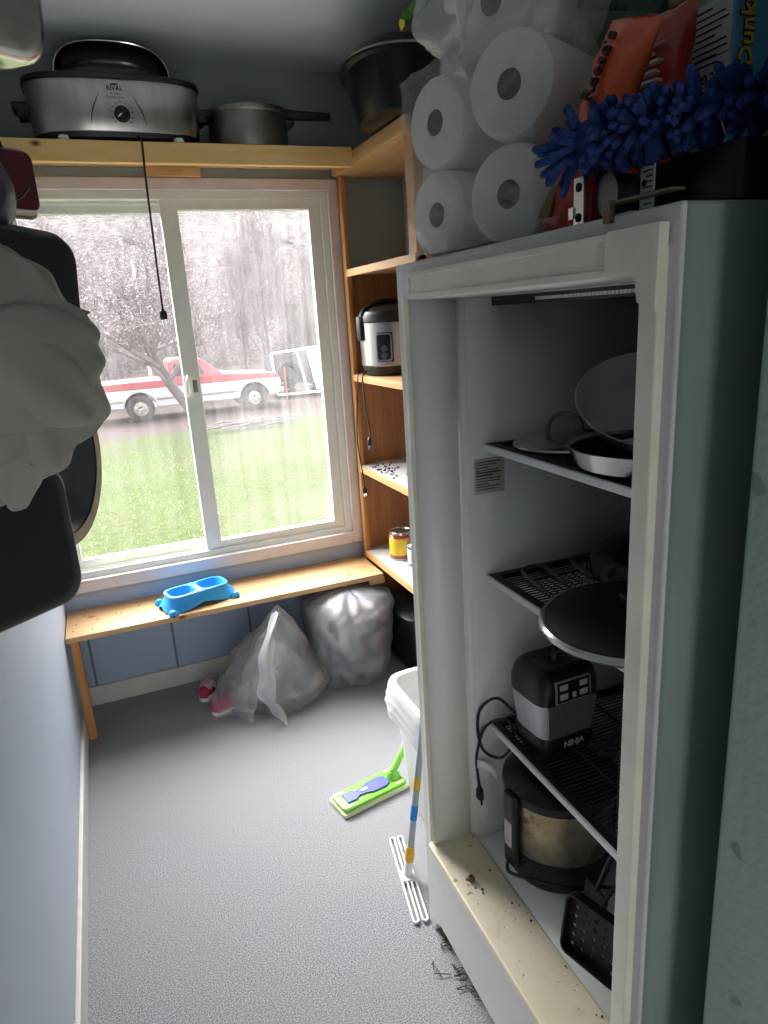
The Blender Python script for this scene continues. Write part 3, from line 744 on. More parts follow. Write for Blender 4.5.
# chenille duster
t = thing('chenille_duster', 'blue chenille duster lying across the front top of the freezer', 'duster', mtx=FMat(.03, .56, 1.732, 0))
M_bl = mat('blue_chenille', (32, 58, 116), .95, var=.25, nscale=60, bump=.6, bscale=400)
spine = bez([(-.005, 0, 0), (.03, -.07, .008), (.08, -.15, .012), (.15, -.25, .01), (.2, -.33, .0)], 12)
obj('pad', MB().tube(spine, [.014 + .014 * math.sin(PI * min(1, (i + 2) / 12)) for i in range(len(spine))], 12), M_bl, t)
ch = MB()
for i in range(470):
    k = rnd.random() ** .9; p = spine[int(k * (len(spine) - 1))]; nx_ = spine[min(int(k * (len(spine) - 1)) + 1, len(spine) - 1)]
    a = rnd.random() * 2 * PI; tv = (nx_ - p); tv = tv.normalized() if tv.length > 1e-6 else Vector((.5, -.8, 0))
    side = tv.cross(Vector((0, 0, 1))).normalized()
    dr = side * math.cos(a) + Vector((0, 0, 1)) * math.sin(a) * .75
    if k < .12: dr = (dr - tv * (1.4 * rnd.random())).normalized()
    q = p + dr * .016; L = .024 + .016 * rnd.random(); bend = Vector((rnd.uniform(-1, 1), rnd.uniform(-1, 1), rnd.uniform(-1, .3))) * .008
    p1 = q + dr * L * .5 + bend * .4; p2 = q + dr * L + bend
    ch.tube([q, p1, p2, p2 + (p2 - p1).normalized() * .003], [.0042, .0048, .0046, .0015], 6)
obj('chenille_fringe', ch, M_bl, t)['kind'] = 'stuff'

# ------------------------------------------------------------------ on the long shelf above the window
t = thing('roaster_oven', 'stainless countertop roaster oven with control dial on the shelf above the window', 'roaster oven', (.478, -.166, 2.146))
def se(z, rx, ry, p=3.2): return ring(z, rx, ry, 72, p)
obj('body_shell', MB().loft([se(.028, .266, .152), se(.032, .268, .154), se(.178, .276, .16), se(.182, .274, .158)]), M_steel, t)
obj('base', MB().loft([se(.008, .245, .135), se(.012, .258, .146), se(.028, .264, .150)]), M_black, t)
rm = MB().loft([se(.176, .277, .161), se(.18, .283, .166), se(.192, .283, .166), se(.196, .274, .158), se(.19, .262, .148), se(.14, .25, .14)], None, False, True)
obj('rim', rm, M_blackg, t)
for x in (-.18, .18):
    for y in (-.115, .115): obj('foot', MB().lathe([(.001, 0), (.014, 0), (.018, .007), (.014, .015), (.001, .015)], 14, M_loc(x, y * 1.19, -.0005)), M_white, t)
for s in (-1, 1):
    h = MB().rbox((-.03, -.05, -.012), (.03, .05, .012), .014, M_loc(s * .29, 0, .12) @ M_rot(90 if False else 0, 'X'))
    h.box((-.02, -.045, -.03), (.01, .045, .0), M_loc(s * .285, 0, .12)); obj('side_handle', h, M_black, t)
obj('chrome_line', MB().frame([(x, y) for x, y, _ in se(0, .2665, .1525)], [(x, y) for x, y, _ in se(0, .262, .148)], .027, .031), M_chrome, t)
FX_ = M_loc(.0, -.1575, 0) @ M_rot(90, 'X')      # front face: local x, z->y
lg2 = MB().text('RIVAL', .019, M_loc(-.005, -.1592, .151) @ M_rot(90, 'X'), .0006, bold=.0004)
lg2.text('18 Quart', .0085, M_loc(-.005, -.1585, .136) @ M_rot(90, 'X'), .0005)
lg2.text('Roaster Oven', .0095, M_loc(-.005, -.158, .126) @ M_rot(90, 'X'), .0005)
lg2.prism([(-.018, .160), (.008, .160), (.006, .1635), (-.005, .1655), (-.016, .1635)], .1585, .1605, FY)
obj('lettering', lg2, M_black, t, smooth=0)
arc = MB()
for s in (-1, 1):
    arc.tube([(-.005 + s * (.05 + .034 * math.sin(q / 12 * PI / 2) ), -.1565 + (0.0012 * q / 12 if False else 0) - .0012, .135 - .09 * q / 12) for q in range(13)], [.0006 + .0012 * math.sin(PI * q / 12) for q in range(13)], 5)
for q in range(11):
    a = R(225 - 27 * q); 
    m = M_loc(.008 + .034 * math.cos(a), -.1572, .078 + .034 * math.sin(a)) @ M_rot(90, 'X')
    arc.text(('OFF', '150', '200', '225', '250', '275', '300', '325', '350', '400', '450')[q], .0075, m, .0005)
obj('dial_markings', arc, M_black, t, smooth=0)
dl = MB().lathe([(.025, 0), (.025, .006), (.021, .008), (.02, .02), (.001, .022)], 32, M_loc(.008, -.152, .078) @ M_rot(90, 'X')); o = obj('dial', dl, M_black, t)
obj('pointer', MB().box((-.002, .004, .0215), (.002, .019, .0228), M_loc(.008, -.152, .078) @ M_rot(90, 'X') @ M_rot(130, 'Z')), M_white, o, smooth=0)
# lid standing up on its side in the oven, its inside to the front
lm = M_loc(.005, -.075, .165) @ M_rot(80, 'X')
k = MB().loft([[(x, y, z) for x, y, z in ring(zz, a, b * 1.06, 72, 2.6, cy=.045)] for zz, a, b in ((0, .178, .105), (-.006, .182, .109), (-.02, .178, .105), (-.05, .160, .09), (-.066, .13, .068), (-.07, .06, .03))], lm, False, True)
ldo = obj('lid', k, M_blackg, t, solid=.002)
obj('lid_rim', MB().tube([(x, y, z) for x, y, z in ring(.001, .180, .1135, 72, 2.6, cy=.045)], .0022, 6, lm, closed=True), M_chrome, ldo)
cd = bez([(.045, -.135, .012), (.046, -.18, .004), (.052, -.203, -.012), (.048, -.205, -.12), (.046, -.2, -.25), (.044, -.196, -.4), (.043, -.194, -.535)], 8)
o = obj('power_cord', MB().tube(cd, .0036, 7), M_cord, t)
pm = frame_to((.043, -.194, -.53), (0, .0, -1), (1, .3, 0)); q = MB(); plug_mesh(q, pm, 1.1); p_ = obj('plug', q, M_black, o)
q = MB(); prongs(q, pm, 1.1); obj('prongs', q, M_chrome, p_, smooth=0)

t = thing('pressure_cooker', 'dull aluminium pressure cooker with a long black handle beside the roaster oven', 'pressure cooker', (.935, -.155, 2.146))
obj('pot_body', MB().lathe([(.001, 0), (.128, 0), (.138, .004), (.142, .014), (.143, .118), (.147, .122)], 64), M_alu, t)
obj('lid', MB().lathe([(.148, .12), (.15, .124), (.15, .136), (.146, .14), (.12, .147), (.06, .152), (.001, .153)], 64), M_alu, t)
lh = MB().loft([[(.135, -.018, .118), (.135, .018, .118), (.135, .018, .147), (.135, -.018, .147)], [(.19, -.013, .112), (.19, .013, .112), (.19, .013, .142), (.19, -.013, .142)],
               [(.30, -.015, .108), (.30, .015, .108), (.30, .015, .132), (.30, -.015, .132)], [(.308, -.012, .11), (.308, .012, .11), (.308, .012, .13), (.308, -.012, .13)]], M_rot(-14, 'Z'))
lh.loft([[(.12, -.014, .06), (.12, .014, .06), (.12, .014, .09), (.12, -.014, .09)], [(.17, -.012, .097), (.17, .012, .097), (.17, .012, .12), (.17, -.012, .12)]], M_rot(-14, 'Z'))
obj('handle', lh, M_black, t, bevel=.004)
obj('helper_handle', MB().rbox((-.175, -.03, .10), (-.138, .03, .13), .012), M_black, t)
obj('vent_pipe', MB().lathe([(.001, .176), (.006, .176), (.008, .17), (.005, .165), (.005, .152)], 14), M_chrome, t)

M_enam = mat('black_enamel', (9, 9, 10), .3, var=.1)
t = thing('enamel_roaster_pan', 'large black enamel roaster pan overhanging the end of the high pine shelf', 'roasting pan', (1.345, -.60, 2.150), 72)
def ov(z, a, b): return ring(z, a, b, 64, 2.2)
obj('pan_body', MB().loft([ov(.0, .17, .11), ov(.008, .195, .13), ov(.06, .215, .15), ov(.15, .235, .168), ov(.155, .255, .186), ov(.162, .257, .188), ov(.166, .245, .176)]), M_enam, t)
obj('lid', MB().loft([ov(.166, .25, .18), ov(.172, .252, .182), ov(.178, .246, .178), ov(.2, .22, .155), ov(.222, .16, .11), ov(.23, .08, .05)]), M_enam, t)
obj('rim', MB().tube(ov(.165, .257, .188), .004, 7, closed=True), M_dsteel, t)

# ------------------------------------------------------------------ shelf unit contents
t = thing('rice_cooker', 'silver rice cooker with black lid and base on the pine shelf', 'rice cooker', (1.455, -.205, 1.302), 20)
obj('base', MB().lathe([(.001, 0), (.105, 0), (.118, .004), (.125, .02), (.128, .04), (.001, .04)], 56), M_black, t)
obj('steel_body', MB().lathe([(.127, .036), (.130, .04), (.133, .19), (.129, .194)], 64), mat('satin_steel', (176, 174, 170), .33, 1, var=.06, nscale=30, stretch=(1, 1, .02)), t)
obj('lid', MB().lathe([(.131, .19), (.135, .194), (.136, .214), (.128, .23), (.10, .244), (.05, .251), (.001, .252)], 64), M_black, t)
hm = MB().tube(bez([(-.13, .03, .2), (-.12, .03, .236), (-.06, .02, .262), (.04, .02, .264), (.1, .02, .246)], 6), .009, 8); obj('carry_handle', hm, M_black, t)
cpn = MB().rbox((-.032, -.006, -.052), (.032, .012, .052), .01, M_loc(-.13 * math.cos(R(30)), -.13 * math.sin(R(30)), .105) @ M_rot(-60, 'Z')); o = obj('control_panel', cpn, M_black, t)
cpf = MB().frame(rr2(.03, .048, .01, 0), rr2(.026, .044, .008, 0), -.001, .002, M_loc(-.138 * math.cos(R(30)), -.138 * math.sin(R(30)), .105) @ M_rot(-60, 'Z') @ M_rot(90, 'Z') @ YZ); obj('panel_rim', cpf, M_steel_h, o, smooth=0)
for z in (.075, .1): obj('button', MB().cyl(.012, 0, .005, 18, M_loc(-.134 * math.cos(R(30)), -.134 * math.sin(R(30)), z) @ M_rot(-60, 'Z') @ M_rot(90, 'X')), M_dsteel, o)
obj('hinge_latch', MB().rbox((-.012, -.014, .13), (.012, .014, .215), .006, M_loc(-.128, .045, 0)), M_black, t)
def cordset(pts, label=None, parent=None, r=.003):
    o = obj('power_cord', MB().tube(bez(pts, 8), r, 7), M_cord, parent)
    m = frame_to(pts[-1], Vector(pts[-1]) - Vector(pts[-2]), (1, .5, 0)); q = MB(); plug_mesh(q, m, .95); p = obj('plug', q, M_black, o)
    q = MB(); prongs(q, m, .95); obj('prongs', q, M_chrome, p, smooth=0); return o
t.scale = (1.1, 1.1, 1.12)
def wl(p): return tuple([q_ / f_ for q_, f_ in zip(Matrix.Rotation(R(-20), 3, 'Z') @ (Vector(p) - Vector((1.455, -.205, 1.302))), (1.1, 1.1, 1.12))])
cordset([wl(p) for p in ((1.335, -.19, 1.32), (1.30, -.215, 1.313), (1.292, -.225, 1.27), (1.294, -.235, 1.16), (1.30, -.25, 1.08), (1.297, -.25, 1.055))], parent=t)
o = cordset([(1.335, -.14, 1.307), (1.302, -.155, 1.31), (1.292, -.16, 1.26), (1.285, -.135, 1.10), (1.287, -.125, .98), (1.292, -.15, .86), (1.293, -.152, .82)])
tag(o, 'longer thin black cord with plug hanging down in front of the pine post', 'power cord')
def can(name, label, cat, loc, r, h, lm, extra=None):
    t = thing(name, label, cat, loc)
    obj('can_body', MB().lathe([(.001, 0), (r - .002, 0), (r, .002), (r, h * .1), (r - .0008, h * .1), (r - .0008, h * .92), (r, h * .92), (r, h - .002), (r - .003, h), (r - .005, h - .004), (.001, h - .004)], 40), M_steel_h, t)
    l = obj('can_label', MB().lathe([(r + .0002, h * .06), (r + .0004, h * .07), (r + .0004, h * .9), (r + .0002, h * .91)], 40), lm, t)
    return t
def bands(name, stops):
    k = N(name); sx = k.n('ShaderNodeSeparateXYZ'); k.l(k.coord(), sx.inputs[0])
    mm = k.n('ShaderNodeMath', operation='MULTIPLY'); mm.inputs[1].default_value = 1 / .13; k.l(sx.outputs['Z'], mm.inputs[0])
    r = k.n('ShaderNodeValToRGB'); r.color_ramp.interpolation = 'CONSTANT'; e = r.color_ramp.elements
    while len(e) < len(stops): e.new(.5)
    for i, (p, c) in enumerate(stops): e[i].position = p; e[i].color = lin(c)
    k.l(mm.outputs[0], r.inputs['Fac'])
    f = k.noise(k.coord(), 30, 3); c = k.mix(k.ramp(f, [(.62, (0, 0, 0, 1)), (.64, (1, 1, 1, 1))]), r.outputs['Color'], (236, 214, 190))
    return k.done(k.pbr(c, .4))
can('food_can', 'food can with a yellow and red label on the lowest grey shelf', 'can', (1.412, -.245, .487), .05, .13, bands('yellow_label', [(0, (150, 90, 70)), (.18, (228, 190, 40)), (.78, (170, 60, 40))]))
can('food_can', 'shorter white and blue can next to the yellow labelled can', 'can', (1.435, -.37, .487), .042, .105, bands('white_label', [(0, (40, 60, 140)), (.1, (214, 216, 220)), (.62, (44, 70, 150)), (.7, (206, 208, 214))]))

# black things in the dark gap under the lowest shelf
t = thing('storage_tub', 'black tub in the dark gap below the lowest grey shelf', 'tub', (1.46, -.30, 0))
obj('tub_body', MB().loft([ring(0, .1, .14, 40, 5), ring(.01, .105, .145, 40, 5), ring(.24, .12, .165, 40, 5), ring(.245, .128, .173, 40, 5), ring(.255, .128, .173, 40, 5)]), M_black, t, smooth=50)
obj('lid', MB().loft([ring(.256, .131, .176, 40, 5), ring(.272, .131, .176, 40, 5), ring(.28, .118, .16, 40, 5)]), M_blackm, t, smooth=50)

# ------------------------------------------------------------------ pet bowl on the bench
M_cy = mat('sky_blue_plastic', (52, 158, 226), .35, var=.05)
t = thing('pet_bowl', 'blue plastic double pet bowl with paw-like feet on the pine bench', 'pet bowl', (.512, -.168, .4458), 15)
def stad(z, hx, hy, n=64, p=3.0): return ring(z, hx, hy, n, p)
sk = MB()
for z0, hx, hy in (): pass
# skirt: arched between the feet
def skirt(a, b):
    an = 2 * PI * a; c, s = math.cos(an), math.sin(an)
    x0, y0, _ = (math.copysign(abs(c) ** (2 / 3.2), c), math.copysign(abs(s) ** (2 / 3.2), s), 0)
    foot = max(0, abs(x0) * .6 + abs(y0) * .6 - .62) / .5
    foot = min(1, foot)
    zlow = .022 * (1 - min(1, foot * 1.5)) if abs(y0) > .8 or abs(x0) > .9 else 0
    z = zlow + (.062 - zlow) * b
    fl = (1 - b) ** 1.6
    hx = .126 + (.026 + .012 * foot) * fl; hy = .062 + (.016 + .012 * foot) * fl
    return (x0 * hx, y0 * hy, z)
sk.grid(skirt, 96, 14, wrap=True)
obj('skirt', sk, M_cy, t, smooth=180, solid=.003)
top = MB()
def sup(cx, hx, hy, n=32): return [(cx + x, y) for x, y, _ in ring(0, hx, hy, n, 3.4)]
# top deck: a strip with two wells
for s in (-1, 1):
    cx = s * .064
    out = []
    for x, y in sup(0, 1, 1):
        px = cx + x * .064; py = y * .062
        out.append((px, py))
    inn = sup(cx, .054, .052)
    top.frame(out, inn, .058, .063)
    top.loft([[(x, y, .0625) for x, y in inn], [(x, y, .058) for x, y in sup(cx, .052, .05)], [(x, y, .018) for x, y in sup(cx, .042, .040)], [(x, y, .014) for x, y in sup(cx, .036, .034)]], None, False, True)
top.box((-.012, -.058, .058), (.012, .058, .0628))
obj('bowl_wells', top, M_cy, t, smooth=40)
for sx in (-1, 1):
    for sy in (-1, 1):
        p = obj('paw_foot', MB().lathe([(.001, .024), (.01, .022), (.017, .014), (.019, .006), (.017, 0), (.001, 0)], 20, M_loc(sx * .135, sy * .078, 0)), M_cy, t)
        obj('rubber_pad', MB().cyl(.006, .0, .006, 12, M_loc(sx * .139 , sy * .094, 0)), M_black, p)

# ------------------------------------------------------------------ trash bags
M_bag = film('milky_bag', .34, tint=(214, 212, 216), gloss=.03, rough=.25, transl=.5, wr=30)
M_cloth = patches('bagged_clothes', [(142, 146, 158), (192, 190, 190), (124, 130, 144), (178, 146, 148), (208, 206, 202), (134, 140, 154), (182, 168, 166), (122, 126, 140), (144, 154, 160)], 8, .9, 1.4)
def sack(prof, ax, ay, lean=(0, 0), amp=.05, seed=0, nu=150, nv=84, fold=9, inset=0, a0=0, a1=2 * PI, lift=None):
    """gathered plastic sack; prof(b) -> radius share, height"""
    mb = MB()
    def f(a, b):
        an = a0 + (a1 - a0) * a; r, z = prof(b); c, s_ = math.cos(an), math.sin(an)
        fo = math.sin(fold * an + 4 * fn((c, s_, b * 2), 1.2, seed)) * (.012 + .09 * b ** 2)
        w = amp * fn((c * 1.3, s_ * 1.3, z * 6), 1.7, seed) + amp * .5 * fn((c, s_, z * 4), 5.5, seed)
        # sharp crumple creases
        r1 = abs(fn((c * 1.6 + .8 * z, s_ * 1.6, z * 5), 3.0, seed + 5)); r2 = abs(fn((c * 2 - 2 * z, s_ * 2, z * 9), 4.2, seed + 8))
        w += amp * .9 * (max(0, .16 - r1)) + amp * .6 * max(0, .14 - r2)
        q = max(r * (1 + fo) + w * min(1, r * 3) - inset, .002)
        zz = max(0.001 + inset, z + amp * .3 * fn((c, s_, b * 4), 2, seed + 9) * (1 - b))
        if lift: zz = max(zz, lift(a, b))
        return (ax * q * c + lean[0] * b * b, ay * q * s_ + lean[1] * b * b, zz)
    mb.grid(f, nu, nv, wrap=(a1 - a0 > 6.2)); return mb
def prof_tear(b):
    if b < .08: return (.86 * (b / .08) ** .5, 0.0)
    k = (b - .08) / .92
    return (.86 + .16 * math.sin(min(k * 2.2, 1) * PI)) * (1 - k ** 1.7 * .97), .40 * k ** 1.0
def prof_sack(b):
    if b < .08: return (.86 * (b / .08) ** .5, 0.0)
    k = (b - .08) / .92
    return (.9 + .14 * math.sin(k * PI)) * (1 - max(0, k - .62) ** 1.5 * 4.0), .408 * math.sin(k * PI / 2) ** .9
t = thing('trash_bag', 'clear trash bag of clothes slumped open to the left under the bench', 'trash bag', (.788, -.298, 0), 14); t.scale = (1.13, 1.1, 1.02)
obj('plastic_bag', sack(prof_tear, .195, .175, (.02, -.01), .13, 2), M_bag, t, smooth=180, fix=False)
obj('clothes', sack(prof_tear, .175, .155, (.012, -.01), .10, 2, 90, 60, inset=.045), M_cloth, t, smooth=180)
def prof_mouth(b):
    return (.62 + .5 * (1 - b) ** 1.2 + .05) * (1 - b ** 3 * .9), .36 * b ** .9
def ragged(a, b): return .012 + .05 * (1 - abs(2 * a - 1)) * (1 + .6 * math.sin(a * 17)) if b < .12 else 0
obj('bag_mouth', sack(prof_mouth, .215, .165, (.02, -.01), .16, 14, 70, 50, fold=13, a0=R(112), a1=R(226), lift=ragged), M_bag, t, smooth=180, fix=False)
fpath = bez([(.0, -.03, .385), (-.06, -.08, .31), (-.105, -.135, .19), (-.115, -.175, .09), (-.085, -.205, .008)], 8)
def flap(a, b):
    p = fpath[min(int(a * (len(fpath) - 1)), len(fpath) - 1)]
    w_ = (.009 + .026 * math.sin(min(1, a * 1.25) * PI * .75) * (1 - .8 * max(0, a - .72) / .28)) * (1 + .25 * math.sin(23 * a))
    k_ = (b - .5) * 2
    return (p.x + k_ * w_ * .9 + .006 * math.sin(9 * a + 4 * b), p.y - .016 * math.cos(k_ * 2.2) - .004 * math.sin(14 * b + 5 * a), max(.004, p.z + k_ * w_ * .35 + .012 * math.sin(9 * b) * a))
obj('torn_flap', MB().grid(flap, 32, 14), film('white_flap', .42, gloss=.04, rough=.3, transl=.3), t, smooth=180, fix=False)
t = thing('trash_bag', 'tall full clear trash bag of clothes in the corner by the shelf unit', 'trash bag', (1.133, -.255, 0), -8)
obj('plastic_bag', sack(prof_sack, .185, .185, (.0, 0), .11, 21, fold=11), M_bag, t, smooth=180, fix=False)
obj('clothes', sack(prof_sack, .174, .174, (0, 0), .08, 21, 90, 60, fold=11, inset=.045), M_cloth, t, smooth=180)
M_pink = mat('pink_fabric', (198, 70, 100), .8, var=.15, nscale=30)
M_stripe = patches('pink_white_knit', [(190, 50, 84), (226, 206, 210), (170, 40, 74), (214, 160, 176)], 34, .9, .2)
def shoe(name, label, loc, rz, m, L=.13):
    t = thing(name, label, 'shoe', loc, rz)
    so = [(math.copysign(1, 1) * 0, 0)]
    def foot(s, z): return [(x * L / 2 * s, y * (.040 + .006 * x) * s * (L / .15), z) for x, y, _ in ring(0, 1, 1, 36, 2.6)]
    obj('sole', MB().loft([foot(.96, 0), foot(1, .004), foot(1, .014), foot(.97, .018)]), M_white, t)
    obj('upper', MB().loft([foot(.95, .016), [(x * .95 - .004, y * .95, z) for x, y, z in foot(.97, .034)], [(x * .8 - .012, y * .8, z + .0) for x, y, z in foot(.95, .05)], [(x * .55 - .022, y * .6, z) for x, y, z in foot(.9, .06)]]), m, t)
    return t
shoe('slipper', 'pink and white knitted slipper by the baseboard left of the slumped bag', (.503, -.15, 0), 68, M_stripe, .15)
shoe('slipper', 'plain rose slipper lying in front of the knitted slipper by the slumped bag', (.548, -.312, 0), 30, M_pink, .13)

# ------------------------------------------------------------------ bin, mops
t = thing('trash_bin', 'white plastic trash bin with liner bag behind the freezer', 'bin', (1.132, -1.268, 0)); t.scale = (1, 1, 1.07)
def rb(z, hx, hy): return ring(z, hx, hy, 40, 6)
obj('bin_body', MB().loft([rb(0, .125, .112), rb(.006, .13, .117), rb(.385, .16, .15), rb(.385, .153, .143), rb(.012, .122, .11)], None, True, True), M_white, t, smooth=60)
obj('rim', MB().loft([rb(.375, .163, .158), rb(.38, .172, .166), rb(.395, .174, .168), rb(.412, .168, .162), rb(.41, .15, .145), rb(.38, .148, .143)], None, False, False), M_white, t, smooth=60)
def liner(a, b):
    an = 2 * PI * a; c, s = math.cos(an), math.sin(an); g = abs(c) ** (1 / 3) , abs(s) ** (1 / 3)
    k = 1 + .045 * fn((c * 3, s * 3, b * 3), 2, 6) + .05 * math.sin(b * PI * .9); z = .408 - .11 * b - .02 * b * fn((c, s, 0), 3, 2)
    if b < .2: k *= .93 + .35 * b
    return (math.copysign(g[0], c) * .172 * k, math.copysign(g[1], s) * .166 * k, z + (.006 if b < .15 else 0))
obj('liner_bag', MB().grid(liner, 80, 14, wrap=True), film('bin_liner', .6, gloss=.06, rough=.25, transl=.4), t, smooth=180, fix=False)
M_lime = mat('lime_plastic', (120, 196, 60), .4, var=.06); M_purp = mat('indigo_plastic', (70, 80, 160), .4, var=.08); M_pad = mat('cream_pad', (220, 224, 180), .9, var=.06)
t = thing('floor_sweeper', 'green flat floor sweeper with indigo centre lying on the carpet by the bin', 'mop', (.895, -1.085, 0), 11)
obj('cleaning_pad', MB().rbox((-.128, -.054, 0), (.128, .054, .014), .008), M_pad, t)
obj('head', MB().rbox((-.122, -.048, .014), (.122, .048, .026), .012), M_lime, t)
hp_ = [(-.095, -.024), (-.06, -.026), (-.05, -.016), (-.02, -.018), (.0, -.028), (.05, -.03), (.07, -.02), (.07, .02), (.05, .03), (0, .028), (-.02, .018), (-.05, .016), (-.06, .026), (-.095, .024)]
obj('centre_plate', MB().prism(hp_, .026, .031), M_purp, t, smooth=0, bevel=.002)
gp = MB()
for x in (-.1, .1):
    for y in (-.036, .036): gp.prism([(x + .02 * math.cos(R(a)), y + .007 * math.sin(R(a))) for a in range(0, 360, 30)], .026, .0275)
obj('pad_gripper', gp, M_pad, t, smooth=0)
obj('badge', MB().prism([(-.022 + .016 * math.cos(R(a)), .007 * math.sin(R(a))) for a in range(0, 360, 30)], .031, .0325), mat('silver_print', (170, 176, 186), .4), t, smooth=0)
jt = MB().loft([ring(.028, .026, .026, 24), ring(.036, .022, .022, 24), ring(.05, .014, .014, 24)], M_loc(.096, .0, 0)); jt.tube([(.096, 0, .045), (.115, .005, .062), (.16, .02, .10)], [.013, .012, .011], 12)
obj('swivel_joint', jt, M_lime, t)
obj('pole', MB().tube([(.157, .019, .098), (.40, .085, .56)], .0095, 12), mat('pale_pole', (196, 206, 190), .4), t)
t = thing('flat_mop', 'white slotted flat mop frame with grey handle leaning beside the freezer', 'mop', (.862, -1.465, 0), 0)
mm_ = M_rot(79, 'Z')
fm = MB()
for y in (-.0125, .0125): fm.frame([(x, y + z) for x, z in [(.15 * math.copysign(1, c) + .009 * c, .009 * s) for c, s in [(math.cos(R(a)), math.sin(R(a))) for a in range(-84, 277, 12)]]],
        [(x, y + z) for x, z in [(.15 * math.copysign(1, c) + .0045 * c, .0045 * s) for c, s in [(math.cos(R(a)), math.sin(R(a))) for a in range(-84, 277, 12)]]], .002, .009, mm_)
fm.box((-.02, -.02, .002), (.02, .02, .011), mm_)
obj('mop_frame', fm, M_white, t, smooth=0)
hv = Vector((.05, .012, .285)).normalized()
def hp3(k): return tuple(Vector((.004, .005, .012)) + hv * k)
obj('swivel_joint', MB().tube([hp3(0), hp3(.045)], [.013, .010], 12), M_white, t)
obj('collar', MB().tube([hp3(.04), hp3(.052), hp3(.085)], [.0125, .014, .012], 14), mat('yellow_plastic', (226, 170, 40), .4), t)
po = obj('pole', MB().tube([hp3(.08), hp3(1.12)], .0095, 14), mat('grey_pole', (168, 172, 180), .35), t)
obj('blue_tag', MB().tube([hp3(.17), hp3(.215)], .0102, 14), mat('blue_tag', (40, 130, 214), .5), po)
obj('yellow_ring', MB().tube([hp3(.262), hp3(.30)], .0104, 14), MATS['yellow_plastic'], po)
fl = MB()
for cx_, cy_, n_ in ((.866, -1.70, 9), (.852, -1.80, 7), (.86, -1.84, 9), (.80, -1.76, 3)):
    for _ in range(n_):
        p0 = Vector((cx_ + rnd.gauss(0, .008), cy_ + rnd.gauss(0, .014), .003))
        fl.tube(bez([p0, p0 + Vector((rnd.gauss(0, .008), rnd.gauss(0, .008), .004)), p0 + Vector((rnd.gauss(0, .012), rnd.gauss(0, .012), .001))], 4), .0012, 5)
fl2 = obj('dust_fluff', fl, M_crumb); tag(fl2, 'dark lint caught on the carpet at the freezer foot', 'lint', kind='stuff')

# ------------------------------------------------------------------ pans hanging on the left wall
def hook(label, y, z, L, m=None):
    h = MB().tube(bez([(.002, 0, 0), (L * .6, 0, 0), (L * .9, 0, .002), (L, 0, .016), (L + .006, 0, .024)], 6), .0028, 7)
    h.box((0, -.012, -.018), (.004, .012, .018))
    o = obj('wall_hook', h, m or M_black, loc=(0, y, z)); tag(o, label, 'hook'); return o
NRM = Vector((.643, -.766, 0))
TAN = Vector((.766, .643, 0))
def hangm(p, n=NRM): return frame_to(p, n, (0, 0, 1)) @ M_rot(0, 'Z')   # local x up, y sideways, z to the viewer
# square griddle, lower
def square_pan(name, label, p, hw, hh, depth, m_in, m_out, n=NRM, handle=.14, hmat=None, rot=0, cr=.045):
    t = thing(name, label, 'pan', mtx=hangm(p, n) @ M_rot(rot, 'Z'))
    def rg(z, s): return [(x, y, z) for x, y in rr2x(hh - s, hw - s, cr)]
    obj('pan_body', MB().loft([rg(-depth, 0), rg(-depth, .001), rg(-depth * .3, .006), rg(0, min(.014, cr * .7)), rg(.0, min(.03, cr * .9))]), m_in, t, smooth=50)
    obj('rim', MB().frame(rr2x(hh + .003, hw + .003, cr + .002), rr2x(hh - .004, hw - .004, cr - .002), -depth - .004, -depth + .002), m_out, t, smooth=50)
    if handle:
        hd = MB().loft([[(hh - .01 + a * handle, y * w, -depth * .6 + z * .008) for y, z in ((-1, -1), (1, -1), (1, 1), (-1, 1))] for a, w in ((0, .016), (.2, .009), (.6, .013), (1, .012))])
        obj('handle', hd, hmat or M_black, t, bevel=.004)
    return t
def rr2x(hx, hy, r, n=6):
    o = []
    for qx, qy, a0 in ((1, 1, 0), (-1, 1, 90), (-1, -1, 180), (1, -1, 270)):
        for k in range(n + 1):
            an = R(a0 + 90 * k / n); o.append((qx * (hx - r) + r * math.cos(an), qy * (hy - r) + r * math.sin(an)))
    return o
square_pan('griddle_pan', 'black square griddle pan hanging lowest on the left wall', (.108, -1.690, 1.205), .118, .135, .03, M_blackm, M_alu, handle=.16)
square_pan('griddle_pan', 'black square griddle pan hanging behind the top of the white petal bowl', (.172, -1.50, 1.60), .135, .145, .03, M_blackm, M_alu, handle=.0, rot=-6)
# white petal bowl
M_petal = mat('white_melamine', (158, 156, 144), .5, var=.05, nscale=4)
BC = Vector((.170, -1.985, 1.512))
t = thing('petal_bowl', 'large white bowl of overlapping leaf petals hanging on the left wall', 'bowl', mtx=hangm(BC) @ Matrix.Scale(.86, 4))
obj('bowl_shell', MB().lathe([(.145, -.075), (.14, -.05), (.125, -.01), (.095, .02), (.05, .033), (.001, .036)], 64), M_petal, t, solid=.004)
